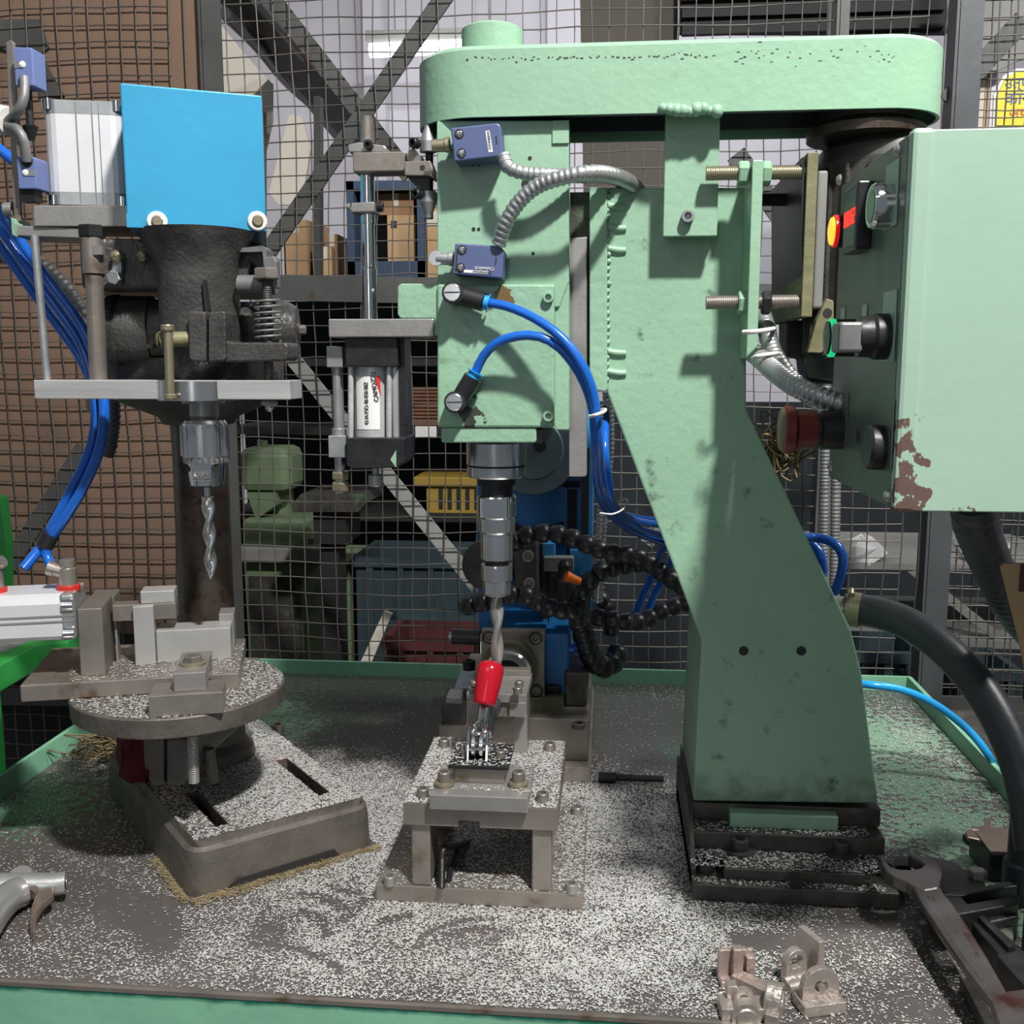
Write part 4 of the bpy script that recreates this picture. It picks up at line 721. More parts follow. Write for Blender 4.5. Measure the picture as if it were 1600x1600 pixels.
for u, pf, yt in ((-.0245, 22, 885), (.040, 123, 882)):
    b = MB(); b.M = FM; b.lathe((u, .034, zc1), (0, 0, 1), [(0, .0082), (.020, .0082), (.021, .0066), (.023, .0072), (.028, .0072), (.029, .0055)], 20); o = part('elbow_fitting', b, M['nickel'], ac); b = MB(); b.M = FM; b.lathe((u, .034, zc1), (0, 0, 1), [(-.001, .0105), (.004, .0108), (.0045, .0085)], 24); part('red_ring', b, M['redplain'], o)
fe = FM @ V((.040, .034, zc1+.016)); b = MB(); b.cyl(fe, fe+V((-.011, -.002, .003)), .0066).cyl(fe+V((-.011, -.002, .003)), fe+V((-.017, -.003, .005)), .0072); part('side_port', b, M['nickel'], ac); fe1 = fe+V((-.017, -.003, .005))
fg = FM @ V((-.0245, .034, zc1+.024)); fg1 = fg+V((.010, .0, .006)); b = MB(); b.cyl(fg, fg1, .0058); part('side_port', b, M['nickel'], ac)
X2 = thing('toe_clamp', FM @ V((.15, -.05, TZ)), 'brown steel toe clamp bolted to the front of the round drill press table', 'clamp')
zf0 = TZ+.0003; zf1 = zl(290, 1084, .15, -.066); part('heel_block', fbx(.1215, .185, -.068, -.030, zf0, zf1), M['steel_warm'], X2, .0008)
zs1 = zl(298, 1050, .155, -.058); part('step_bar', fbx(.1425, .170, -.0605, -.002, zf1, zs1), M['steel'], X2, .0008); b = MB(); b.M = FM; b.lathe((.157, -.034, zs1), (0, 0, 1), [(0, .012), (.0022, .012), (.003, .010)], 24); part('washer', b, M['brass'], X2); screw(X2, FM @ V((.157, -.034, zs1+.003)), (0, 0, 1), .0085, .0055, M['steel_warm'], 'hex_bolt', 'hex'); part('step_toe', fbx(.1425, .170, -.012, .012, Z1+.0002, zs1-.001), M['steel'], X2)
# ---------------------------------------------------------------- hoses and cables of the drill press
solo('switch_cable', MB().tube([at(38, 122, .918), at(38, 150, .912), at(28, 174, .912), at(12, 190, .93)], .0042, 12), M['conduit_d'], 'dark grey cable looping down from the top limit switch on the strip', 'cable')
solo('switch_cable', MB().tube([at(12, 194, .93), at(28, 203, .912), at(38, 222, .912), at(42, 252, .917)], .0042, 12), M['conduit_d'], 'dark grey cable looping up from the low limit switch on the strip', 'cable')
solo('cable_sleeve', MB().tube([at(-40, 186, .95), at(-10, 185, .94), at(14, 189, .932)], .0118, 16, rib=(.0055, .10)), M['nylon'], 'white ribbed cable sleeve entering at the left edge beside the limit switches', 'sleeve')
hA = hose('blue air hose running down to the right fitting of the small cylinder', [(-30, 290, 1.0), (20, 360, 1.0), (70, 430, 1.01), (115, 490, 1.0), (140, 535, .99), (155, 585, .98), (163, 640, .97), (156, 700, .97), (130, 762, .97), (98, 815, .97), (76, 845, .97), (72, 866, .97), (82, 886, .965)]+[(91, 894, .96)], .0052)
hose('blue air hose running down to the left fitting of the small cylinder', [(-40, 300, 1.02), (8, 368, 1.02), (58, 440, 1.02), (104, 502, 1.01), (130, 545, 1.0), (143, 590, .99), (150, 640, .98), (142, 700, .975), (112, 765, .975), (86, 815, .975), (70, 846, .975), (52, 870, .965), (36, 889, .955)], .0052)
hose('third blue air hose behind the two that feed the small cylinder', [(-40, 330, 1.03), (0, 385, 1.03), (50, 455, 1.03), (98, 520, 1.03), (128, 565, 1.02), (150, 620, 1.01), (152, 670, .99), (128, 735, .985), (100, 790, .985), (78, 838, .982)], .0048)
hose('blue hose passing behind the limit switches at the left edge', [(-30, 210, 1.02), (20, 250, 1.02), (60, 280, 1.03), (90, 310, 1.05)], .0055)
solo('hose_tape', MB().tube([at(80, 832, .972), at(70, 852, .972)], .0090, 12), M['blackp'], 'black tape wrapped round the blue hoses above the small cylinder', 'tape')
ribbed('grey corrugated conduit behind the blue hoses left of the push rod', [(-30, 390, 1.10), (40, 405, 1.10), (90, 440, 1.10), (125, 490, 1.10), (145, 560, 1.12), (150, 640, 1.15)], .0105, 'conduit_d', .007)
ribbed('black corrugated conduit hanging below the cross bar beside the blue hoses', [(172, 560, 1.12), (176, 640, 1.12), (172, 690, 1.12), (166, 712, 1.12)], .0085, 'rubber', .0055)
solo('grey_bottle', MB().lathe(at(132, 540, 1.06), (-.15, 0, 1), [(0, .008), (.004, .011), (.02, .011), (.026, .007), (.030, .006)], 18), M['conduit'], 'small grey fitting hanging on the blue hoses left of the push rod', 'fitting')
b = MB(); b.prism([V((*(on(x, y, .14).xy), .14)) for x, y in ((-400, 1240), (0, 1040), (58, 1008), (106, 1003), (128, 985), (-400, 985))], (0, 0, -.030))
t = thing('green_machine_tray', V((-.9, 1.0, -.85)), 'bright green machine tray with a worn grey top reaching in from the left edge', 'machine')
part('edge', b, M['green_br'], t, .001); part('tray_top', MB().prism([V((*(on(x, y, .1402).xy), .1402)) for x, y in ((-400, 1216), (-10, 1026), (50, 1000), (98, 996), (110, 986), (-400, 986))], (0, 0, .0006)), M['greyp'], t)
c = on(-100, 1060, .11); part('leg', MB().box(c.x-.12, c.x-.06, c.y-.03, c.y+.03, -.85, .112), M['green_br'], t); part('upright', MB().fprism([(-200, 700), (0, 780), (8, 850), (8, 990), (-200, 990)], 1.32, .02), M['green_br'], t); part('upright_leg', MB().box(at(-60, 990, 1.32).x, at(-20, 990, 1.32).x, 1.32, 1.34, -.85, at(-40, 985, 1.32).z), M['green_br'], t)
# ================================================================ drilling jig in front of the green machine
J = thing('drilling_jig', (-.11, .93, 0), 'low steel drilling jig with four legs and a red handled toggle clamp, bench centre', 'jig')
jx = lambda px, Y: at(px, 1300, Y).x
FX0, FX1 = at(587, 1400, .852).x, at(911, 1412, .852).x; TX0, TX1 = at(631, 1276, .852).x, at(872, 1280, .852).x
JZ0, JZ1, JZ2 = .0155, .075, .0945
part('base_plate', MB().box(FX0, FX1, .852, 1.035, 0, JZ0), M['steel_warm'], J, .001)
lw = .0172
for x in (TX0+.006, TX1-.006-lw):
    for y in (.854, .965): part('leg', MB().box(x, x+lw, y, y+.042, JZ0, JZ1), M['steel_warm'], J, .0015)
b = MB(); nx0, nx1 = jx(717, .852), jx(750, .852)
b.box(TX0, TX1, .850, 1.016, JZ1+.006, JZ2); b.box(TX0, nx0, .850, 1.016, JZ1, JZ1+.006); b.box(nx1, TX1, .850, 1.016, JZ1, JZ1+.006); part('top_plate', b, M['steel_warm'], J)
for px, py in ((661, 1238), (848, 1245), (694, 1160), (859, 1166)): screw(J, on(px, py+7, JZ2), (0, 0, 1), .0056, .0085, M['steel_warm'])
for px, py in ((609, 1375), (893, 1387), (902, 1266)): screw(J, on(px, py+6, JZ0), (0, 0, 1), .0058, .0085, M['steel'])
CX0, CX1 = jx(672, .842), jx(825, .842); part('slide_plate', MB().box(CX0, CX1, .840, .915, JZ2+.0003, JZ2+.0140), M['steel'], J, .0008); SZ1 = JZ2+.0140
BX_0, BX_1 = at(709, 1230, .868).x, at(789, 1230, .868).x; part('riser_block', MB().box(BX_0, BX_1, .868, .915, SZ1, SZ1+.015), M['steel_warm'], J, .0008); RZ = SZ1+.015
for px in (694, 810): p = on(px, 1226, SZ1+.001); part('washer', MB().lathe((p.x, p.y, SZ1), (0, 0, 1), [(0, .0085), (.002, .0085), (.0022, .0092), (.0042, .0088), (.0046, .006)], 22), M['brass'], J); screw(J, (p.x, p.y, SZ1+.0046), (0, 0, 1), .0058, .0090, M['steel_warm'])
tg = part('toggle_clamp', MB().box(BX_0-.004, BX_1+.004, .862, .918, RZ, RZ+.0035), M['black'], J, .0006, 'chrome toggle clamp with a red grip')
for px, py in ((727, 1176), (782, 1178)): screw(tg, on(px, py+5, RZ+.0035), (0, 0, 1), .0044, .0065, M['steel_warm'])
xm = at(748, 1190, .885).x; cz_ = RZ+.0035
for dx in (-.0098, .0072): part('link_plate', MB().prism([(xm+dx, .872, cz_), (xm+dx, .904, cz_), (xm+dx, .906, cz_+.014), (xm+dx, .898, cz_+.022), (xm+dx, .892, cz_+.0255), (xm+dx, .884, cz_+.0245), (xm+dx, .876, cz_+.014)], (.0026, 0, 0)), M['chrome'], tg, .0006)
part('hub_barrel', MB().cyl((xm-.0072, .884, cz_+.010), (xm+.0072, .884, cz_+.010), .0075, n=20), M['blackp'], tg)
for dx in (-.0052, .0018): part('pivot_disc', MB().cyl((xm+dx, .883, cz_+.012), (xm+dx+.0030, .883, cz_+.012), .0105, n=22), M['bright'], tg)
for y, z in ((.880, .010), (.892, .0185), (.899, .008)): part('rivet', MB().lathe((xm-.0112, y, cz_+z), (1, 0, 0), [(0, .0028), (.001, .0036), (.0218, .0036), (.0228, .0028)], 14), M['chrome'], tg)
lv0 = V((xm+.0002, .888, cz_+.020)); gb = at(757, 1098, .918); gt = at(769, 1034, .935); ax = (gt-gb).normalized()
for s in (-1, 1): part('lever_arm', MB().tube([lv0+V((s*.0052, -.002, -.008)), lv0+V((s*.0056, .0, .002)), lv0.lerp(gb, .36)+V((s*.0030, 0, 0)), gb+ax*.004+V((s*.0028, 0, 0))], .0031, 8, .003), M['chrome'], tg)
gl = (gt-gb).length+.004
part('grip', MB().lathe(gb-ax*.003, ax, [(0, .0060), (.0006, .0100), (.004, .0106), (gl*.5, .0124), (gl*.78, .0130), (gl*.90, .0118), (gl*.97, .0080), (gl, .0)], 28, True), M['red'], tg)
p0 = V((xm+.006, .902, cz_+.016)); p1 = at(768, 1108, .948); part('clamp_arm', MB().tube([p0, p0.lerp(p1, .5)+V((0, 0, .003)), p1], .0056, 10), M['blackp'], tg); part('spindle_tip', MB().lathe(p1, (.1, .6, .4), [(-.010, .0075), (.004, .0088), (.010, .0075), (.013, .004)], 16), M['rubber'], tg)
# jig tower with the bushing plate
PY_ = .982; bx0, bx1 = at(731, 1150, PY_).x, at(824, 1150, PY_).x; tz = at(780, 1095, PY_-.02).z
part('tower', MB().box(bx0, bx1, PY_, PY_+.028, JZ2, tz+.004), M['steel_warm'], J, .0008); part('tower_rib', MB().box(at(803, 1150, PY_-.004).x, bx1, PY_-.004, PY_, JZ2, tz+.004), M['steel'], J)
gp0, gp1 = at(729, 1085, .958).x, at(823, 1085, .958).x; z0 = at(780, 1098, .958).z; z1 = at(780, 1084, .958).z
part('bushing_plate', MB().box(gp0, gp1, .958, 1.03, z0, z1), M['steel'], J, .0008); part('back_rail', MB().box(gp0+.004, gp1-.001, 1.018, 1.03, z1, z1+.006), M['steel_warm'], J, .0006)
for x0, x1 in ((gp0, gp0+.012), (gp1-.017, gp1)): part('lip', MB().prism([(x0, .957, z0+.001), (x1, .957, z0+.001), (x1, .957, z0-.012), (x1-.003, .957, z0-.014), (x0, .957, z0-.013)], (0, .02, 0)), M['steel'], J, .0006)
part('locator', MB().box(at(771, 1100, .958).x, at(800, 1100, .958).x, .962, .985, at(785, 1121, .96).z, z0), M['steel_warm'], J, .0008)
for px, py in ((811, 1073), (809, 1083), (741, 1073), (739, 1083)): screw(J, on(px, py, z1+.004), (0, 0, 1), .0042, .006, M['steel_warm'])
part('locator_hole', MB().lathe(on(812, 1189, JZ2), (0, 0, 1), [(0, .004), (.0003, .0035)], 16), M['dark'], J)
t = thing('hex_key', on(690, 1388, JZ0), 'black hex key leaning under the drilling jig beside its left front leg', 'hex key')
a = on(690, 1388, JZ0+.003); part('long_arm', MB().tube([a, at(691, 1340, .862), at(694, 1326, .866), at(712, 1322, .90), at(735, 1316, .95)], .0032, 6, .003), M['black'], t); part('second_arm', MB().tube([on(701, 1376, JZ0+.0028), at(708, 1345, .895), at(715, 1326, .92)], .0028, 6), M['black'], t)
# ================================================================ blue horizontal unit behind
HUY = 1.19
H = thing('horizontal_drill_unit', (-.05, 1.3, 0), 'bright blue horizontal drilling unit with a steel flange and spindle, behind the red grip', 'machine')
bz = at(805, 1093, HUY).z
part('headstock', MB().prism([at(755, 1093, HUY+.012), at(850, 1093, HUY+.012), at(852, 985, HUY+.012), at(756, 985, HUY+.012)], (0, .16, 0)), M['blue_mc'], H, .004)
part('headstock_slope', MB().prism([at(756, 985, HUY+.012), at(852, 985, HUY+.012), at(857, 958, HUY+.10), at(768, 958, HUY+.10)], (0, .06, -.004)), M['blue_mc'], H)
part('side_body', MB().fb(850, 990, 890, 1093, HUY+.02, .14), M['blue_mc'], H, .003)
fl = part('flange_plate', MB().fb(752, 985, 851, 1090, HUY, .012), M['steel_warm'], H, .001); o_ = at(797, 1042, HUY)
part('bronze_ring', MB().lathe(o_, (0, -1, 0), [(0, .034), (.006, .034), (.008, .032), (.008, .026)], 40), M['khaki'], fl); part('spindle_nose', MB().lathe(o_, (0, -1, 0), [(0, .0285), (.030, .0285), (.033, .026), (.033, .018), (.010, .014), (.010, .006)], 40), M['bright'], fl)
part('spindle_bore', MB().lathe(o_+V((0, -.011, 0)), (0, -1, 0), [(0, .014), (.002, .012)], 24), M['dark'], fl)
for px, py in ((764, 996), (837, 997), (838, 1079)): part('counterbore', MB().lathe(at(px, py, HUY-.0003), (0, -1, 0), [(0, .0085), (.0004, .0080)], 20), M['iron'], fl); screw(fl, at(px, py, HUY), (0, -1, 0), .0056, .003, M['steel_warm'])
part('back_plate', MB().prism([at(745, 700, 1.34), at(920, 600, 1.34), at(922, 990, 1.34), at(748, 990, 1.34)], (0, .03, 0)), M['blue_mc'], H, .001)
part('side_flange', MB().prism([at(908, 590, 1.31), at(930, 590, 1.31), at(926, 840, 1.31), at(908, 850, 1.31)], (0, .05, 0)), mat('bright_machine_blue', (.05, .33, .68), .35), H, .001)
part('slot', MB().fb(886, 765, 901, 880, 1.337, .004), M['dark'], H); part('slot', MB().fb(908, 700, 920, 850, 1.308, .003), M['dark'], H); part('slot', MB().fb(880, 752, 906, 762, 1.336, .004), M['dark'], H)
part('round_guard', MB().lathe(at(832, 702, 1.30), (0, 1, 0), [(0, .038), (.002, .040), (.002, .058), (.012, .060), (.04, .060)], 44), mat('grey_blue_guard', (.13, .18, .20), .45, .2), H); part('guard_hub', MB().lathe(at(843, 697, 1.297), (0, 1, 0), [(0, .008), (.006, .008)], 20), M['dark'], H); part('guard_window', MB().fprism([(780, 800), (812, 822), (850, 825), (880, 815), (880, 850), (800, 850)], 1.335, .004), M['dark'], H)
mt = part('motor', MB().lathe(at(757, 885, 1.20), (.25, 1, 0), [(0, .022), (.002, .030), (.012, .031), (.09, .031)], 36), M['iron'], H)
part('motor_bracket', MB().fprism([(800, 855), (838, 848), (842, 935), (805, 935)], 1.21, .05), M['iron'], H, .002)
for px, py in ((825, 868), (827, 911)): screw(H, at(px, py, 1.21), (0, -1, 0), .0070, .004, M['steel'])
part('stand', MB().fb(843, 850, 858, 985, 1.26, .04), M['grimy'], H); part('solenoid', MB().fb(856, 888, 876, 940, 1.24, .05), M['black'], H, .002); part('valve_arm', MB().fb(850, 872, 896, 893, 1.235, .02), M['greyp'], H); part('valve_block', MB().fb(848, 850, 866, 872, 1.25, .03), bpy.data.materials['bright_machine_blue'], H)
part('valve', MB().lathe(at(882, 945, 1.22), (0, 0, 1), [(0, .012), (.03, .012), (.034, .008), (.05, .008), (.055, .005)], 18), M['black'], H); part('valve_panel', MB().fb(890, 860, 925, 960, 1.30, .02), bpy.data.materials['bright_machine_blue'], H)
part('base_block', MB().box(at(826, 1100, HUY-.01).x, at(880, 1100, HUY-.01).x, HUY-.01, HUY+.16, at(850, 1112, HUY-.01).z, bz+.004), M['khaki'], H)
zq = at(870, 1112, HUY-.01).z; part('base_slab', MB().box(at(690, 1140, 1.16).x, at(920, 1140, 1.16).x, 1.155, 1.42, .018, zq), M['steel_warm'], H, .001); part('base_slab', MB().box(at(700, 1180, 1.135).x, at(923, 1180, 1.135).x, 1.135, 1.44, 0, .018), M['steel_warm'], H, .001)
part('cover', MB().box(at(882, 1060, 1.2).x, at(918, 1060, 1.2).x, HUY+.01, 1.40, zq, at(900, 1050, 1.2).z), M['grimy'], H, .003); part('lug', MB().fb(853, 1072, 876, 1088, HUY+.012, .02), M['black'], H, .002)
screw(H, on(904, 1137, zq), (0, 0, 1), .008, .006, M['iron'])
part('side_plate', MB().prism([at(700, 1105, 1.16), at(735, 1105, 1.16), at(742, 1040, 1.33), at(722, 1040, 1.33)], (0, 0, -.006)), mat('pale_blue_oily_plate', (.38, .48, .54), .4, .2, .2, 50, 0, 60, (.05, .05, .05), .42, 70), H); screw(H, at(733, 1046, 1.24), (0, 0, 1), .008, .012, M['black']); part('side_block', MB().fb(689, 1095, 728, 1142, 1.15, .05), M['iron'], H, .003); part('clamp_piece', MB().fb(696, 1088, 722, 1100, 1.148, .03), M['steel'], H, .002); part('side_foot', MB().fb(686, 1135, 740, 1153, 1.145, .03), M['steel_warm'], H)
part('limit_pin', MB().cyl(at(707, 994, 1.19), at(750, 996, 1.19), .0095), M['blackp'], H); part('pin_tip', MB().cyl(at(702, 994, 1.19), at(708, 994, 1.19), .005), M['conduit'], H)
# coolant hoses: ball and socket segments
SEG = MB().lathe((0, 0, 0), (0, 0, 1), [(-.009, .0065), (-.004, .0100), (.002, .0112), (.006, .0105), (.0085, .0080), (.009, .006)], 16, True).data('hose_segment', M['blackp'])
def coolant(lab, pts, s=1., pitch=.0158, nozzle=None):
    P = catmull([at(*p) for p in pts], .002); t = thing('coolant_hose', P[0], lab, 'hose'); acc = 0; last = P[0]
    for i, p in enumerate(P):
        acc += (p-last).length; last = p
        if i and acc < pitch*s: continue
        acc = 0; d = (P[min(i+2, len(P)-1)]-P[max(i-2, 0)]); o = bpy.data.objects.new('hose_segment', SEG); COL.objects.link(o); o.parent = t; o.location = p-P[0]; o.rotation_euler = d.to_track_quat('Z', 'Y').to_euler(); o.scale = (s, s, s)
    if nozzle: part('nozzle', MB().cyl(at(*nozzle[0]), at(*nozzle[1]), .0045, .0065), M['orange'], t)
    return t
coolant('black segmented coolant hose arching from the collet to the column, topmost', [(803, 848, 1.13), (820, 838, 1.13), (850, 833, 1.13), (885, 838, 1.13), (920, 852, 1.13), (955, 864, 1.14), (990, 868, 1.15), (1015, 880, 1.16), (1045, 902, 1.17), (1080, 925, 1.18)])
coolant('black segmented coolant hose crossing below the collet nut', [(732, 947, 1.12), (760, 940, 1.115), (790, 930, 1.115), (820, 930, 1.12), (843, 942, 1.13), (870, 952, 1.14), (900, 955, 1.16)])
coolant('black segmented coolant hose bending down past the orange nozzle', [(1000, 880, 1.19), (965, 885, 1.18), (935, 895, 1.17), (915, 918, 1.17), (905, 950, 1.17), (903, 975, 1.17)], 1.0, nozzle=((906, 909, 1.16), (884, 900, 1.155)))
coolant('thick black coolant hose hanging to the rear rim behind the blue unit', [(905, 935, 1.22), (906, 960, 1.22), (910, 985, 1.22), (918, 1012, 1.22), (930, 1036, 1.23), (948, 1042, 1.24), (962, 1030, 1.25), (968, 1010, 1.26)], 1.25, .011)
coolant('black segmented coolant hose running right to the column, lowest', [(935, 965, 1.20), (960, 968, 1.20), (985, 972, 1.21), (1010, 968, 1.22), (1040, 952, 1.23), (1075, 942, 1.24)])
coolant('short black segmented hose stub rising between the coolant hoses', [(930, 920, 1.24), (945, 945, 1.24), (955, 975, 1.25), (952, 1000, 1.25)], .9, nozzle=((930, 910, 1.235), (938, 922, 1.235)))
hose('dark blue hose dropping from the column towards the coolant hoses', [(1085, 845, 1.09), (1040, 850, 1.22), (1025, 890, 1.28), (1005, 930, 1.29), (990, 970, 1.3)], .005)
hose('second dark blue hose dropping beside it behind the coolant hoses', [(1100, 845, 1.09), (1060, 850, 1.24), (1045, 890, 1.30), (1022, 930, 1.31), (1008, 970, 1.31)], .005)
hose('short blue hose loop low beside the blue drilling unit', [(850, 1000, 1.31), (880, 1015, 1.22), (905, 1010, 1.22), (915, 1000, 1.26)], .005)
# ================================================================ control box
KX, KY = at(1412, 500, .65).x, .65; KZ1, KZ0 = at(1500, 201, KY).z, at(1500, 800, KY).z; KW = .292
K = thing('control_box', (KX+.15, KY+.09, -.85), 'pale green electrical control box with a lit counter and push buttons, right edge', 'control box')
M['box_green'] = mat('control_box_green', (.345, .50, .39), .42, 0, .05, 6, .12, 60, (.20, .32, .22), .33, 30, wear=tuple(((KX+dx, KY, KZ0+dz), r_, (.135, .085, .07)) for dx, dz, r_ in ((.006, .052, .006), (.004, .040, .007), (.010, .028, .009), (.004, .016, .009), (.006, .004, .009), (.016, .012, .008), (.016, .030, .006), (.040, .0, .007), (.030, -.002, .006))))
part('body', MB().box(KX+.001, KX+KW, KY+.003, KY+.185, KZ0+.001, KZ1-.001), M['box_green'], K, .0008)
part('front_cover', MB().box(KX+.010, KX+KW, KY, KY+.004, KZ0, KZ1), M['box_green'], K, .0008); part('folded_edge', MB().box(KX-.001, KX+.0125, KY-.002, KY+.010, KZ0-.001, KZ1+.001), M['box_green'], K, .003)
pl = part('panel', MB().box(KX-.0015, KX+.001, KY+.006, KY+.183, KZ0+.002, KZ1-.002), M['panel'], K)
def onx(px, py, x=KX-.0015): d = ray(px, py); return CAM + d*(x/d.x)
LX = V((-1, 0, 0))
for px, py in ((1404, 235), (1313, 281), (1388, 775), (1299, 728)): screw(pl, onx(px, py), LX, .0042, .003, M['conduit'], 'screw', 'dome')
def legend(px, py, h=.030, w=.028, m='box_green'):
    c = onx(px, py); return part('legend_plate', MB().box(c.x-.001, c.x, c.y-w/2, c.y+w/2, c.z-h/2, c.z+h/2), M[m], pl, .0006)
M['lens_red'] = mat('lit_red_lens', (1, .22, .015), .3, 0, .02, 5, emit=3.2); M['lens_rim'] = mat('red_lens_rim', (.75, .01, .015), .3, emit=.55); M['digit'] = mat('red_led_digit', (1, .02, .015), .4, 0, .02, 5, emit=3.0); M['lens_green'] = mat('lit_green_lens', (.01, .7, .25), .3, 0, .02, 5, emit=.8)
c = onx(1320, 361); c.x = KX-.0015; o = part('pilot_lamp', MB().cyl(c, c+LX*.006, .0122), M['black'], K); part('lens_rim', MB().lathe(c, LX, [(.006, .0118), (.0085, .0118), (.0090, .0108)], 28), M['lens_rim'], o); part('lens', MB().lathe(c, LX, [(.0088, .0106), (.0105, .0098), (.0115, .006), (.0118, .0)], 28, True), M['lens_red'], o)
c = onx(1352, 342); hw, hh = .0205, .0225; o = part('counter', MB().box(KX-.012, KX-.0015, c.y-hw, c.y+hw, c.z-hh, c.z+hh), M['blackp'], K, .0012)
dx = KX-.0122; part('window', MB().box(dx, dx+.0004, c.y-hw+.004, c.y+hw-.004, c.z-.0185, c.z+.0185), mat('grey_green_window', (.045, .060, .055), .3), o)
SEGS = {'0': 'abcdef', '1': 'bc', '6': 'acdefg', '2': 'abdeg'}; dw, dh, th = .0036, .0098, .0008
def digit(ch, yc, zc):   # seen from the left, +Y lies to the left
    b = MB(); L_, R_ = yc+dw/2, yc-dw/2; T_, B_ = zc+dh/2, zc-dh/2; x0, x1 = dx-.0004, dx
    P = dict(a=(R_, L_, T_-th, T_), d=(R_, L_, B_, B_+th), g=(R_, L_, zc-th/2, zc+th/2), f=(L_-th, L_, zc, T_), e=(L_-th, L_, B_, zc), b=(R_, R_+th, zc, T_), c=(R_, R_+th, B_, zc))
    for k in SEGS[ch]: b.box(x0, x1, *P[k])
    return part('digit', b, M['digit'], o)
for k, ch in enumerate('000162'): digit(ch, c.y+.0138-k*.0055, c.z+.0008)
c = onx(1391, 322); legend(1394, 305, .040, .029); o = part('push_button', MB().lathe(c, LX, [(0, .0142), (.010, .0142), (.012, .0132), (.012, .0105)], 32), M['chrome'], K); part('button_cap', MB().cyl(c+LX*.008, c+LX*.0125, .0103, n=28), M['green'], o)
c = onx(1388, 526); legend(1390, 510, .044, .030, 'box_green'); o = part('selector_switch', MB().lathe(c, LX, [(0, .0145), (.009, .0145), (.011, .0130), (.019, .0125)], 32), M['black'], K, label='black selector switch with a grey handle')
part('handle', MB().box(c.x-.033, c.x-.018, c.y-.0115, c.y+.0115, c.z-.0100, c.z+.0090), M['conduit_d'], o, .002)
c = onx(1334, 528); legend(1352, 492, .014, .012, 'box_green'); legend(1318, 496, .014, .012, 'box_green'); o = part('pilot_lamp', MB().lathe(c, LX, [(0, .0135), (.014, .0135), (.018, .0125)], 28), M['black'], K); part('lens', MB().lathe(c, LX, [(.014, .0138), (.017, .0138), (.018, .0128)], 28), M['lens_green'], o); part('lens_cap', MB().lathe(c, LX, [(.014, .0120), (.0195, .0118), (.021, 0)], 28), M['blackp'], o)
c = onx(1316, 672); legend(1318, 655, .040, .030, 'panel'); o = part('emergency_stop', MB().lathe(c, LX, [(0, .0145), (.016, .0145), (.017, .0125), (.022, .0125)], 32), M['black'], K); part('red_cap', MB().lathe(c, LX, [(.020, .0140), (.034, .0150), (.037, .0185), (.042, .0185), (.044, .0170)], 36), M['redcap'], o); part('cap_face', MB().lathe(c, LX, [(.044, .0170), (.046, .0150), (.047, .0)], 36, True), mat('faded_cap_face', (.20, .15, .09), .5), o)
c = onx(1381, 699); legend(1386, 678, .044, .030, 'panel'); o = part('push_button', MB().lathe(c, LX, [(0, .0145), (.009, .0145), (.011, .0130), (.011, .0105)], 32), M['black'], K); part('button_cap', MB().cyl(c+LX*.006, c+LX*.0095, .0103, n=28), mat('dark_green_cap', (.03, .12, .08), .4), o)
c = onx(1341, 682); part('panel_hole', MB().lathe(c, LX, [(0, .0050), (.0003, .0045)], 18), M['dark'], pl)
part('post', MB().box(KX+KW, KX+KW+.04, KY+.07, KY+.11, -.85, KZ1-.02), M['frame_b'], K)
# conduits between the column and the box
ribbed('ribbed grey conduit sagging from the motor bracket to the control box', [(1172, 548, .955), (1188, 560, .90), (1210, 580, .86), (1240, 602, .83), (1275, 618, .81), (1310, 630, .80), (1345, 640, .80)], .0078, 'conduit', .0052)
ribbed('second ribbed grey conduit dropping behind the motor bracket to join the first', [(1192, 492, .955), (1198, 515, .93), (1206, 545, .91), (1226, 580, .885), (1255, 610, .87), (1290, 634, .86), (1340, 650, .85)], .0075, 'conduit', .0052)
solo('cable_tie', MB().tube([at(1161, 519, .885), at(1180, 518, .880), at(1208, 514, .90), at(1205, 512, .955)], .0020, 6, .003), M['nylon'], 'white cable tie on the motor bracket above the sagging conduits', 'cable tie')
solo('cable_tie', MB().tube([at(1176, 560, .875), at(1186, 556, .865), at(1216, 552, .878)], .0018, 6, .003), M['nylon'], 'clear cable tie across the two conduits below the motor bracket', 'cable tie')
b = MB()
for k in range(34):
    c = at(1222+random.gauss(0, 10), 703+random.gauss(0, 9), 1.02+random.gauss(0, .01)); P = [c+V([random.gauss(0, .014) for _ in range(3)]) for _ in range(4)]; b.tube(P, .0012, 4, .006, caps=False)
solo('swarf_tangle', b, M['swarf_d'], 'dry brown tangle of swarf hanging left of the emergency stop', 'swarf', kind='stuff')
for px, lab in ((1287, 'left of two thin ribbed grey conduits running up behind the control box'), (1304, 'right of two thin ribbed grey conduits running up behind the control box')): ribbed(lab, [(px+4, 560, 1.50), (px+2, 760, 1.50), (px, 900, 1.50), (px, 1060, 1.50)], .0070, 'conduit_d', .0055)
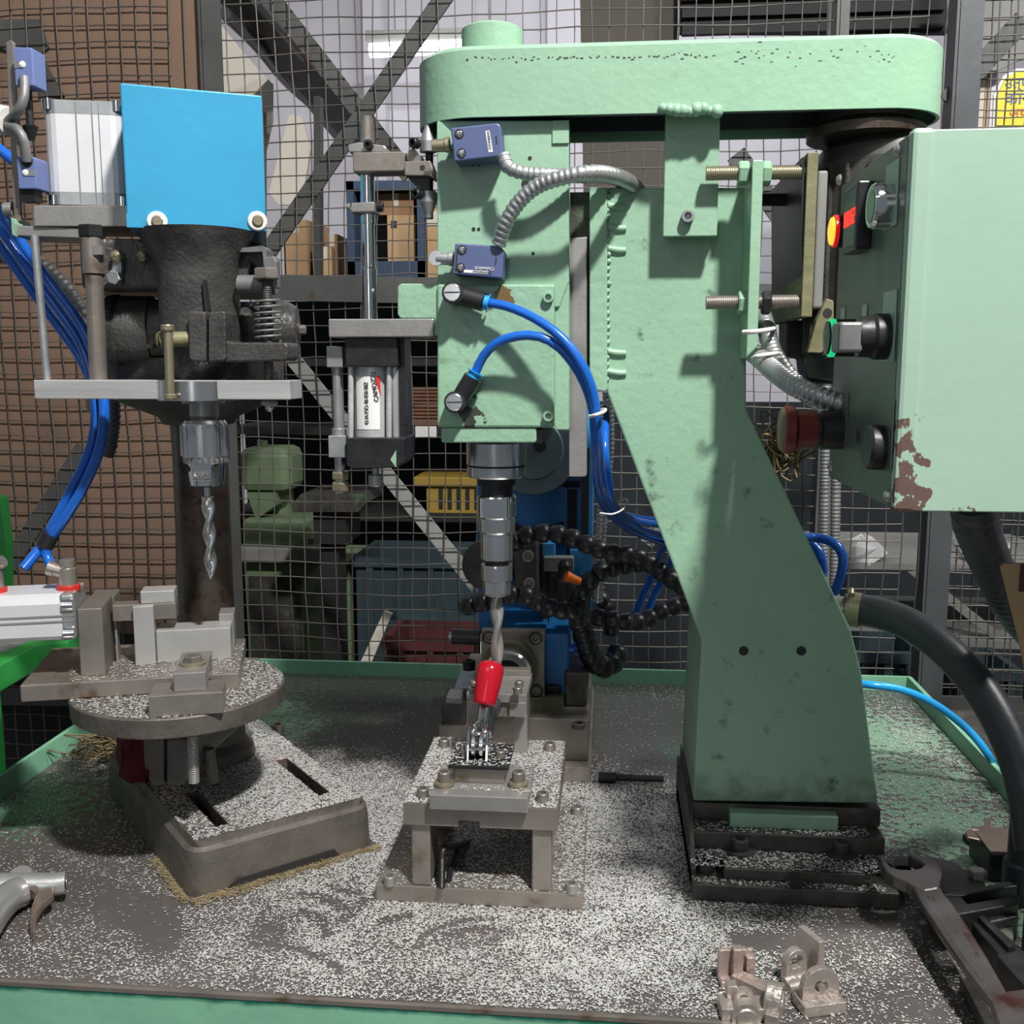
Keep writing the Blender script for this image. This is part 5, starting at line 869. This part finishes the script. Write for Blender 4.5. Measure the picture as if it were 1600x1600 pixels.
# ================================================================ right of the column
hs_ = thing('black_rubber_hose', at(1325, 952, 1.06), 'thick black rubber hose arching from behind the column to the right edge', 'hose')
part('hose', MB().tube([at(*p) for p in ((1320, 952, 1.07), (1365, 956, 1.06), (1420, 975, 1.03), (1480, 1018, .99), (1535, 1080, .95), (1580, 1160, .91), (1605, 1240, .88), (1618, 1330, .86))], .0165, 22), M['rubber'], hs_)
a, c = at(1323, 951, 1.07), at(1345, 954, 1.065); part('hose_clamp', MB().lathe(a, c-a, [(0, .0168), (0, .0182), ((c-a).length, .0182), ((c-a).length, .0168)], 30), M['brass'], hs_); part('clamp_screw', MB().cyl(at(1330, 930, 1.052), at(1330, 922, 1.058), .0035), M['brass'], hs_); part('spigot', MB().cyl(at(1290, 948, 1.075), a, .0125), M['steel'], hs_)
hose('light blue air hose curving over the right rim of the bench', [(1325, 1066, 1.22), (1360, 1070, 1.20), (1410, 1078, 1.20), (1460, 1100, 1.20), (1510, 1138, 1.19), (1543, 1178, 1.18), (1557, 1212, 1.215), (1562, 1280, 1.22)], .0046, 'hose_lt')
hose('blue hose looping out behind the right side of the column, outer', [(1225, 840, 1.09), (1262, 839, 1.19), (1298, 846, 1.18), (1317, 868, 1.17), (1312, 905, 1.17), (1298, 935, 1.17), (1285, 950, 1.17)], .0055)
hose('blue hose looping behind the right side of the column, inner', [(1225, 844, 1.09), (1262, 846, 1.21), (1280, 862, 1.20), (1286, 890, 1.20), (1280, 915, 1.2)], .0055)
ribbed('fat black corrugated conduit leaving the underside of the control box', [(1520, 780, .80), (1524, 815, .82), (1536, 850, .86), (1560, 905, .92), (1590, 960, .97), (1650, 1030, 1.05)], .0165, 'rubber', .012, .05)
# machine parts standing outside the right rim
m = thing('dark_machine_base', (.62, 1.25, -.85), 'dark greasy machine base standing beside the right rim of the bench', 'machine')
x0 = BX1+.012; part('bed', MB().box(x0+.015, .85, 1.10, 1.50, -.85, -.02), M['grimy'], m, .004); part('slide', MB().box(x0+.05, .80, 1.16, 1.30, -.02, .03), M['grimy'], m, .003); part('upright', MB().box(x0+.105, .80, 1.20, 1.40, .03, .09), M['dark'], m, .003)
part('roller', MB().cyl((x0+.05, 1.13, .0), (x0+.15, 1.13, .0), .019), M['steel'], m); part('mushroom_cap', MB().lathe((x0+.085, 1.24, .03), (0, 0, 1), [(0, .014), (.038, .014), (.040, .026), (.046, .026), (.050, .018), (.051, 0)], 28), mat('dull_red_cap', (.16, .05, .045), .5), m)
t = thing('cardboard_flap', at(1590, 950, .80), 'bent tan cardboard piece standing at the right edge below the control box', 'cardboard')
part('sheet', MB().fprism([(1565, 886), (1569, 881), (1700, 881), (1700, 1040), (1602, 1040), (1590, 985)], .80, .004), M['carton_l'], t); part('print', MB().fb(1594, 882, 1640, 925, .7985, .001), M['maroon'], t); part('stand', MB().box(at(1650, 1000, .80).x, at(1650, 1000, .80).x+.02, .804, .82, 0, at(1650, 900, .80).z), M['frame'], t)
t = thing('black_pipe', on(1590, 1420, 0), 'upright black rubber pipe with a cuff standing at the right edge of the bench', 'pipe')
q0, q1 = on(1594, 1405, .0), at(1600, 1236, .80); part('tube', MB().cyl(q0, V((q0.x, q0.y, .13)), .0135), M['rubber'], t); part('cuff', MB().lathe(q0, (0, 0, 1), [(0, .0165), (.035, .0165), (.038, .0145)], 24), M['rubber'], t)
t = thing('dark_casting', on(1575, 1350, 0), 'dark square casting with a rusty brown top beside the black pipe', 'casting'); x0, x1 = on(1546, 1380, 0).x, on(1620, 1380, 0).x; y0 = on(1560, 1378, 0).y
part('body', MB().box(x0, x1, y0, y0+.055, 0, .028), M['black'], t, .002); part('top', MB().box(x0+.001, x1-.001, y0+.001, y0+.054, .028, .0295), M['trig'], t)
a = on(1522, 1312, .012); t = thing('brown_tongue', (a.x, a.y, 0), 'short brown curved metal tongue sticking out left of the dark casting', 'bracket')
P = [on(1508, 1298, .030), on(1512, 1308, .030), on(1530, 1312, .028), on(1545, 1336, .022), on(1547, 1310, .024), on(1530, 1295, .030), on(1515, 1293, .032)]; part('plate', MB().prism(P, (0, 0, -.004)), M['trig'], t, .001); part('pad', MB().prism([V((p.x, p.y, .0)) for p in (on(1503, 1312), on(1525, 1326), on(1546, 1337), on(1546, 1322), on(1515, 1305))], (0, 0, .006)), M['rubber'], t, .001); part('web', MB().prism([on(1536, 1335, .0), on(1546, 1337, .0), on(1546, 1318, .0), on(1536, 1312, .0)], (0, 0, .024)), M['trig'], t)
# black clamping parts under the wrench
t = thing('black_clamp_frame', on(1500, 1430, 0), 'black steel clamp frame with square windows lying under the wrench', 'clamp')
def slabz(pts, z0, z1): return MB().prism([V((*on(x, y, z1).xy, z0)) for x, y in pts], (0, 0, z1-z0))
part('toothed_bar', slabz([(1432, 1345), (1448, 1336), (1490, 1345), (1540, 1378), (1536, 1400), (1480, 1400), (1440, 1370)], 0, .026), M['black'], t, .002); part('bolt', MB().lathe(on(1528, 1370, .026), (0, 0, 1), [(0, .008), (.006, .008), (.007, .006)], 6), M['steel'], t)
part('teeth', slabz([(1396, 1352), (1398, 1340), (1424, 1340), (1424, 1352)], 0, .022), M['black'], t, .001)
for k in range(5): part('tooth', slabz([(1399+k*5, 1341), (1402+k*5, 1341), (1402+k*5, 1353), (1399+k*5, 1353)], 0, .0245), M['black'], t)
part('frame_bar', slabz([(1470, 1398), (1576, 1376), (1590, 1384), (1540, 1392), (1500, 1400)], 0, .030), M['black'], t, .001); part('frame_bar', slabz([(1475, 1418), (1592, 1398), (1592, 1412), (1480, 1432)], 0, .030), M['black'], t, .001); part('frame_bar', slabz([(1462, 1392), (1500, 1400), (1520, 1420), (1478, 1430)], 0, .029), M['black'], t, .001); part('window_floor', slabz([(1500, 1398), (1580, 1384), (1588, 1404), (1510, 1418)], 0, .020), M['black'], t)
part('latch', slabz([(1540, 1428), (1590, 1418), (1592, 1432), (1545, 1442)], 0, .022), M['black'], t, .002); part('lower_bar', slabz([(1508, 1428), (1530, 1420), (1590, 1476), (1640, 1520), (1640, 1560), (1560, 1490)], 0, .020), M['black'], t, .002); part('lower_rib', slabz([(1520, 1424), (1528, 1422), (1586, 1478), (1576, 1480)], .020, .025), M['black'], t); part('lower_box', slabz([(1556, 1490), (1590, 1484), (1650, 1530), (1650, 1590), (1600, 1540)], 0, .026), M['black'], t, .002); part('angle', slabz([(1548, 1446), (1582, 1440), (1584, 1476), (1572, 1480)], 0, .014), M['grimy'], t)
part('foot', slabz([(1500, 1530), (1515, 1526), (1560, 1590), (1560, 1630), (1548, 1620)], 0, .010), M['grimy'], t)
# open-ended wrench
WZ = .040
def wz(p):   # the wrench slopes down from its far head to the near one
    x, y = p; z = .040; q = on(x, y, z)
    return q
t = thing('open_end_wrench', on(1480, 1450, .03), 'large worn open-ended wrench lying across the black clamp parts, lower right', 'wrench')
head = [(1374, 1337), (1376, 1350), (1383, 1362), (1396, 1371), (1416, 1379), (1430, 1388), (1446, 1392), (1468, 1388), (1470, 1376), (1474, 1362), (1472, 1351), (1462, 1343), (1447, 1338), (1432, 1333), (1419, 1330), (1420, 1336), (1434, 1344), (1443, 1350), (1439, 1355), (1424, 1358), (1404, 1357), (1392, 1353), (1385, 1346)]
wr = MB().prism([wz(p) for p in head], (0, 0, -.011)); part('jaw', wr, M['wrench'], t, .0025)
shank = [(1424, 1384), (1432, 1396), (1453, 1428), (1475, 1462), (1510, 1512), (1546, 1558), (1556, 1578), (1586, 1572), (1574, 1546), (1545, 1495), (1520, 1455), (1490, 1410), (1474, 1390), (1470, 1380), (1448, 1390)]
part('shank', MB().prism([wz(p)+V((0, 0, -.001)) for p in shank], (0, 0, -.0085)), M['wrench'], t, .003)
rec = [(1438, 1392), (1446, 1386), (1458, 1386), (1466, 1394), (1490, 1434), (1520, 1482), (1545, 1526), (1533, 1530), (1505, 1492), (1470, 1440), (1444, 1404)]
part('recess', MB().prism([wz(p)+V((0, 0, -.0011)) for p in rec], (0, 0, .0004)), mat('recess_grey', (.13, .127, .127), .42, .7, .2, 16, .2, 120), t)
part('near_jaw', MB().prism([wz(p) for p in ((1548, 1560), (1562, 1600), (1572, 1640), (1640, 1680), (1700, 1640), (1690, 1580), (1640, 1552), (1600, 1543), (1574, 1546))], (0, 0, -.011)), M['wrench'], t, .003)
for s, px, py, sz in (('32', 1455, 1403, .008), ('R', 1481, 1435, .009), ('F', 1494, 1455, .009), ('L', 1511, 1472, .009), ('D', 1524, 1490, .009)): text(t, s, wz((px, py))+V((0, 0, -.0006)), sz, M['iron'], rx=0, rz=-20)
# air blow gun, lower left
t = thing('air_blow_gun', on(50, 1390, .0), 'silver cast air blow gun with a bronze trigger at the left edge of the bench', 'air gun')
gz = .017; G0, G1, G2, G3 = on(-40, 1440, gz), on(20, 1402, gz), on(58, 1388, gz), on(103, 1379, gz)
part('barrel', MB().tube([on(-60, 1392, gz), on(0, 1388, gz), on(40, 1384, gz), on(84, 1381, gz)], lambda s: .0165-.007*s, 20, .004), M['gun'], t); part('nozzle', MB().cyl(on(80, 1382, gz), G3, .0100, n=24), M['gun'], t); part('nozzle_bore', MB().cyl(G3, G3+(G3-G2).normalized()*.0004, .006, n=18), M['steel'], t)
part('handle', MB().tube([on(34, 1392, gz), on(14, 1402, gz), on(-10, 1425, gz), on(-40, 1470, gz)], lambda s: .0135+.002*s, 18, .004), M['gun'], t)
part('hub', MB().lathe(on(36, 1397, .004), (.12, -.25, 1), [(0, .011), (.022, .0115), (.025, .009)], 22), M['gun'], t); part('spring_pin', MB().cyl(on(48, 1398, .016), on(58, 1384, .018), .0048), M['trig'], t)
part('trigger', MB().prism([on(58, 1392, .020), on(84, 1386, .020), on(84, 1396, .020), on(68, 1410, .018), on(58, 1426, .016), on(54, 1448, .012), on(55, 1458, .008), on(48, 1460, .006), on(46, 1440, .012), on(49, 1416, .016)], (0, 0, -.007)), M['trig'], t, .0015)
# small castings on the bench edge
def arch(w, h, d, hole, n=10):     # upright plate with rounded top and a hole, standing on z = 0 in the XZ plane
    b = MB(); r = w/2; out = [(r*math.cos(math.pi*k/n), h-r+r*math.sin(math.pi*k/n)) for k in range(n+1)]+[(-r, 0), (r, 0)]
    inn = [(hole*math.cos(math.atan2(z-(h-r), x)), h-r+hole*math.sin(math.atan2(z-(h-r), x))) for x, z in out]; k = len(out)
    vs = [(x, y, z) for y in (0, d) for x, z in out]+[(x, y, z) for y in (0, d) for x, z in inn]; fs = []
    for i in range(k):
        j = (i+1) % k; fs += [(i, j, 2*k+j, 2*k+i), (k+j, k+i, 3*k+i, 3*k+j), (j, i, k+i, k+j), (2*k+i, 2*k+j, 3*k+j, 3*k+i)]
    return b.add(vs, fs)
def casting(lab, px, py, rz, kind, m='cast', tilt=0, rx=0, zoff=0.):
    p = on(px, py, 0); t = thing('casting', (p.x, p.y, zoff), lab, 'casting', 'small castings at the front edge of the bench'); t.rotation_euler = (R(rx), R(tilt), R(rz)); WO[t.name] = V((0, 0, 0)); G_ = M[m]
    def pt(n, b, bev_=.0008): o = part(n, b, G_, t, bev_); o.location = (0, 0, 0); return o
    if kind == 'channel':
        pt('back_plate', MB().box(-.014, .014, 0, .004, 0, .026)); pt('rib', MB().box(-.004, .004, -.007, 0, 0, .030)); pt('rib', MB().box(.007, .014, -.005, 0, 0, .022)); pt('foot', MB().box(-.014, .014, -.010, 0, 0, .005))
    elif kind == 'bar':
        pt('bar', MB().box(-.017, .017, -.006, .006, 0, .010)); pt('spigot', MB().cyl((.017, 0, .005), (.024, 0, .005), .0045))
    elif kind == 'boss':
        pt('base', MB().box(-.018, .018, -.008, .010, 0, .010)); pt('boss', MB().lathe((0, -.010, .004), (0, 1, 0), [(0, .011), (.010, .011), (.011, .009)], 24)); pt('boss_ring', MB().lathe((0, -.0102, .004), (0, -1, 0), [(0, .008), (.0012, .007), (.0012, .005)], 22)); pt('cheek', MB().box(-.012, -.004, .004, .014, .010, .020)); pt('eye', arch(.016, .020, .006, .004), .0004)
    elif kind == 'ring':
        b = arch(.022, .026, .012, .0062, 12); pt('ring', b, .001); pt('foot', MB().box(-.016, -.008, .0, .010, 0, .010))
    elif kind == 'arch':
        pt('base', MB().box(-.017, .017, -.014, .006, 0, .009)); b = arch(.030, .024, .006, .0055); b.v = [(x, y-.006, z+.009) for x, y, z in b.v]; pt('arch_plate', b, .0005); pt('screw', MB().cyl((0, -.008, .018), (0, -.002, .018), .003))
    else:
        pt('plate', MB().box(.004, .010, -.012, .014, .004, .036)); b = arch(.020, .024, .007, .006, 12); b.v = [(x-.010, y-.004, z+.004) for x, y, z in b.v]; pt('eye', b, .0006); pt('foot', MB().box(-.010, .018, -.012, .012, 0, .005)); pt('stem', MB().cyl((-.024, -.012, .004), (.004, -.012, .004), .0042)); pt('stem', MB().cyl((-.022, -.004, .0045), (0, -.004, .0045), .0035))
casting('rough copper toned casting standing upright with two ribs, farthest left', 1149, 1532, 8, 'channel', 'cast_pink'); casting('textured bar casting lying slanted across two others', 1178, 1552, -38, 'bar', 'cast_pink', zoff=.0005)
casting('silver casting with a round boss lying against the front edge', 1162, 1586, 4, 'boss'); casting('upright ring shaped casting at the front edge beside the boss casting', 1222, 1590, 70, 'ring')
casting('casting with a tall fin and two stems, farthest back of the group', 1255, 1528, 28, 'fin'); casting('casting with a rounded plate and hole on a square foot, farthest right', 1276, 1570, 16, 'arch')
solo('black_pin', MB().lathe(on(935, 1214, .006), (1, .02, 0), [(0, .006), (.02, .006), (.021, .004), (.075, .004)], 14), M['black'], 'black rod with a square head lying on the bench left of the column base', 'rod')
b = MB(); c = on(217, 1216, .05); b.lathe((c.x, c.y, .05), (0, 0, 1), [(0, .010), (.01, .017), (.03, .021), (.045, .018), (.055, 0)], 16, True)
b.v = [tuple(V(v)+V((random.gauss(0, .003), random.gauss(0, .003), 0))) for v in b.v]; solo('red_rag', b, mat('dark_red_cloth', (.10, .008, .014), .9, 0, .3, 40), 'crumpled dark red rag on the base under the round table', 'rag')
# ================================================================ metal chips
def vnoise(x, y, s, seed):
    g = np.random.default_rng(seed).random((64, 64)); u, v = x*s, y*s; i, j = np.floor(u).astype(int), np.floor(v).astype(int); a, c = u-i, v-j; a = a*a*(3-2*a); c = c*c*(3-2*c)
    G_ = lambda p, q: g[p % 64, q % 64]
    return (G_(i, j)*(1-a)+G_(i+1, j)*a)*(1-c)+(G_(i, j+1)*(1-a)+G_(i+1, j+1)*a)*c
def flakes(name, label, x, y, z, size, m, tiltmax=.38, cat='metal chips', parent=None):
    n = len(x); L = size*np.random.default_rng(3).uniform(.6, 1.7, n); Wd = L*rng.uniform(.25, .55, n); a = rng.uniform(0, 2*np.pi, n); t1 = rng.normal(0, tiltmax, n); t2 = rng.normal(0, tiltmax, n)
    ux, uy = np.cos(a), np.sin(a); v = np.zeros((n, 4, 3)); cu = rng.uniform(0, .35, n)*L
    for k, (su, sw) in enumerate(((-1, -1), (1, -1), (1, 1), (-1, 1))):
        v[:, k, 0] = x+ux*su*L/2-uy*sw*Wd/2; v[:, k, 1] = y+uy*su*L/2+ux*sw*Wd/2; v[:, k, 2] = z+.0003+np.abs(su*L/2*np.sin(t1)*.6+sw*Wd/2*np.sin(t2))+(cu if k % 2 else 0)*.3
    me = bpy.data.meshes.new(name); me.vertices.add(n*4); me.vertices.foreach_set('co', v.ravel().astype(np.float32)); me.loops.add(n*4); me.loops.foreach_set('vertex_index', np.arange(n*4, dtype=np.int32)); me.polygons.add(n); me.polygons.foreach_set('loop_start', np.arange(0, n*4, 4, dtype=np.int32)); me.update(calc_edges=True); me.materials.append(m)
    o = bpy.data.objects.new(name, me); COL.objects.link(o); return tag(o, label, cat, kind='stuff')
SWIPES = [(((470, 1398), (500, 1402), (535, 1418)), .007), (((478, 1425), (500, 1440), (512, 1462)), .006), (((540, 1438), (556, 1420), (572, 1408)), .008), (((515, 1385), (540, 1395), (565, 1396)), .005), (((648, 1482), (672, 1458), (715, 1442), (775, 1434)), .005), (((700, 1462), (745, 1452), (800, 1455)), .006), (((395, 1476), (450, 1480), (505, 1500), (530, 1518)), .004), (((600, 1440), (640, 1432)), .008), (((1250, 1470), (1330, 1450), (1400, 1440)), .009)]
def bench_density(x, y):
    d = .02+.07*vnoise(x, y, 9, 1)
    blob = lambda cx, cy, sx, sy, a: a*np.exp(-(((x-cx)/sx)**2+((y-cy)/sy)**2))
    d += blob(-.10, .98, .17, .15, 1.5)+blob(-.13, .80, .17, .10, .9)+blob(-.33, 1.10, .10, .14, .6)+blob(.04, .80, .12, .08, .55)+blob(.02, .98, .08, .12, .35)+blob(-.30, .78, .10, .06, .26)+blob(-.48, .75, .12, .035, .16)+blob(.40, 1.25, .03, .25, .22)+blob(.20, .77, .10, .04, .22)+blob(-.5, 1.22, .12, .10, .35)
    d -= .85*np.clip((vnoise(x+.3*y, y, 22, 5)-.60)*5, 0, 1)*np.clip(1-np.abs(y-.80)/.07, 0, 1)                      # wiped streaks in front
    d -= blob(-.28, 1.35, .20, .14, .8)+blob(.12, 1.25, .1, .12, .25)
    for pts, w in SWIPES:
        P = catmull([on(*p) for p in pts], .004)
        dd = np.full(len(x), 9.)
        for q in P: dd = np.minimum(dd, (x-q.x)**2+(y-q.y)**2)
        d *= .12+.88*np.clip(np.sqrt(dd)/w-.45, 0, 1)
    return np.clip(d, .012, 1)*(.45+.75*vnoise(x, y, 30, 2))*(.7+.5*vnoise(x, y, 90, 3))
N = 700000; x = rng.uniform(BX0+.004, BX1-.004, N); y = rng.uniform(BY0+.003, BY1-.004, N); k = rng.random(N) < bench_density(x, y)
def inq(x, y, c, u, w, lu, lw): a = (x-c.x)*u.x+(y-c.y)*u.y; b = (x-c.x)*w.x+(y-c.y)*w.y; return (a > 0) & (a < lu) & (b > 0) & (b < lw)
k &= ~((x > FX0) & (x < FX1) & (y > .852) & (y < 1.035)) & ~((x > XL) & (x < XR) & (y > .88) & (y < 1.115)) & ~inq(x, y, c0, fd, wd, BW, BD)
flakes('metal_chips', 'bright silver metal chips scattered over the grey bench top', x[k], y[k], np.zeros(k.sum()), .0015, M['chips'])
n = 26000; a = rng.uniform(.011, BW-.011, n); b_ = rng.uniform(.011, BD-.011, n); ins = np.zeros(n, bool)
for (u0, u1), (w0, w1) in sl: ins |= (a > u0-.001) & (a < u1+.001) & (b_ > w0-.001) & (b_ < w1+.001)
ins |= rng.random(n) > np.clip(.35+a/BW*1.1, 0, 1); a, b_ = a[~ins], b_[~ins]; flakes('metal_chips', 'bright metal chips covering the cast base of the bench drill press', c0.x+fd.x*a+wd.x*b_, c0.y+fd.y*a+wd.y*b_, np.full(len(a), BH), .0019, M['chips'])
n = 9500; x = rng.uniform(TX0+.001, TX1-.001, n); y = rng.uniform(.852, 1.014, n); z = np.full(n, JZ2); s_ = (x > CX0) & (x < CX1) & (y < .915); z[s_] = SZ1; r_ = (x > BX_0-.004) & (x < BX_1+.004) & (y > .862) & (y < .918); z[r_] = RZ+.0035; k = ~((s_ | r_) & (rng.random(n) < .72)) & ~((x > bx0) & (x < bx1) & (y > PY_-.004))
flakes('metal_chips', 'bright metal chips lying on the top plate of the drilling jig', x[k], y[k], z[k], .0019, M['chips'])
n = 9000; x = rng.uniform(FX0+.001, FX1-.001, n); y = rng.uniform(.853, 1.034, n); k = ((x > TX1) | (rng.random(n) < .55)) & ~((x < TX0+.006+lw) & (rng.random(n) < .8)); flakes('metal_chips', 'bright metal chips lying on the base plate under the drilling jig', x[k], y[k], np.full(k.sum(), JZ0), .0019, M['chips'])
n = 7000; r_ = TR*np.sqrt(rng.random(n))*.98; a = rng.uniform(0, 2*np.pi, n); x, y = TX+r_*np.cos(a), TY+r_*np.sin(a); Fi = FM.inverted(); lu = Fi[0][0]*x+Fi[0][1]*y+Fi[0][3]; lv_ = Fi[1][0]*x+Fi[1][1]*y+Fi[1][3]; onp = (lu > 0) & (lu < .195) & (lv_ > 0) & (lv_ < .128)
onb = (lu > .1215) & (lu < .185) & (lv_ > -.068) & (lv_ < -.03); k = ~onb & (~onp | (rng.random(n) < .35)) & ~((x < TX-.02) & ~onp & (rng.random(n) < .3)); z = np.where(onp, Z1, TZ); flakes('metal_chips', 'bright metal chips on the round drill press table and its fixture', x[k], y[k], z[k], .0019, M['chips'])
n = 2600; x = rng.uniform(XL, XR-.01, n); y = rng.uniform(.882, .955, n); z = np.where(y > .932, .042, np.where(y > .894, .0255, .015)); k = (rng.random(n) < .8) & ~((z > .04) & (x > .25)); flakes('metal_chips', 'bright metal chips caught on the stepped base of the green column', x[k], y[k], z[k], .0019, M['chips'])
n = 3600; s_ = rng.random(n)*BW; o_2 = -np.abs(rng.normal(0, 1, n))*(.0015+.0085*vnoise(s_, s_*0+.3, 55, 9)); x, y = c0.x+fd.x*s_+wd.x*o_2, c0.y+fd.y*s_+wd.y*o_2; s2 = rng.random(n//3)*.1; o3 = -np.abs(rng.normal(0, .004, n//3)); x = np.r_[x, c0.x+wd.x*s2+fd.x*o3]; y = np.r_[y, c0.y+wd.y*s2+fd.y*o3]; flakes('golden_swarf', 'golden fine swarf heaped along the foot of the drill press base', x, y, np.abs(rng.normal(0, .0009, len(x))), .0016, M['swarf'], cat='swarf')
b = MB(); c = on(178, 1172, .012)
for k in range(120):
    p = c+V((random.gauss(0, .026), random.gauss(0, .016), abs(random.gauss(.006, .008)))); P = [p+V((random.gauss(0, .013), random.gauss(0, .009), random.gauss(0, .004))) for _ in range(3)]; b.tube([V((q.x, q.y, max(.001, q.z))) for q in P], .0010, 4, .008, caps=False)
solo('swarf_tangle', b, M['swarf_d'], 'brown nest of curly swarf on the bench behind the drill press base', 'swarf', kind='stuff')
import numpy as np, math
F=1600;P=math.radians(8.18);Y=math.radians(5.36);C=np.array([0,0,.48])
cy,sy,cp,sp=math.cos(Y),math.sin(Y),math.cos(P),math.sin(P)
R=np.array([cy,sy,0]);Fw=np.array([-sy*cp,cy*cp,-sp]);U=np.array([-sy*sp,cy*sp,cp])
def ray(x,y): return R*(x-800)/F+U*(800-y)/F+Fw
def at(x,y,d): r=ray(x,y); return C+r*(d/r[1])
def on(x,y,z=0): r=ray(x,y); return C+r*((z-.48)/r[2])
def pr(p):
    q=np.array(p)-C; d=q@Fw; return 800+F*(q@R)/d, 800-F*(q@U)/d
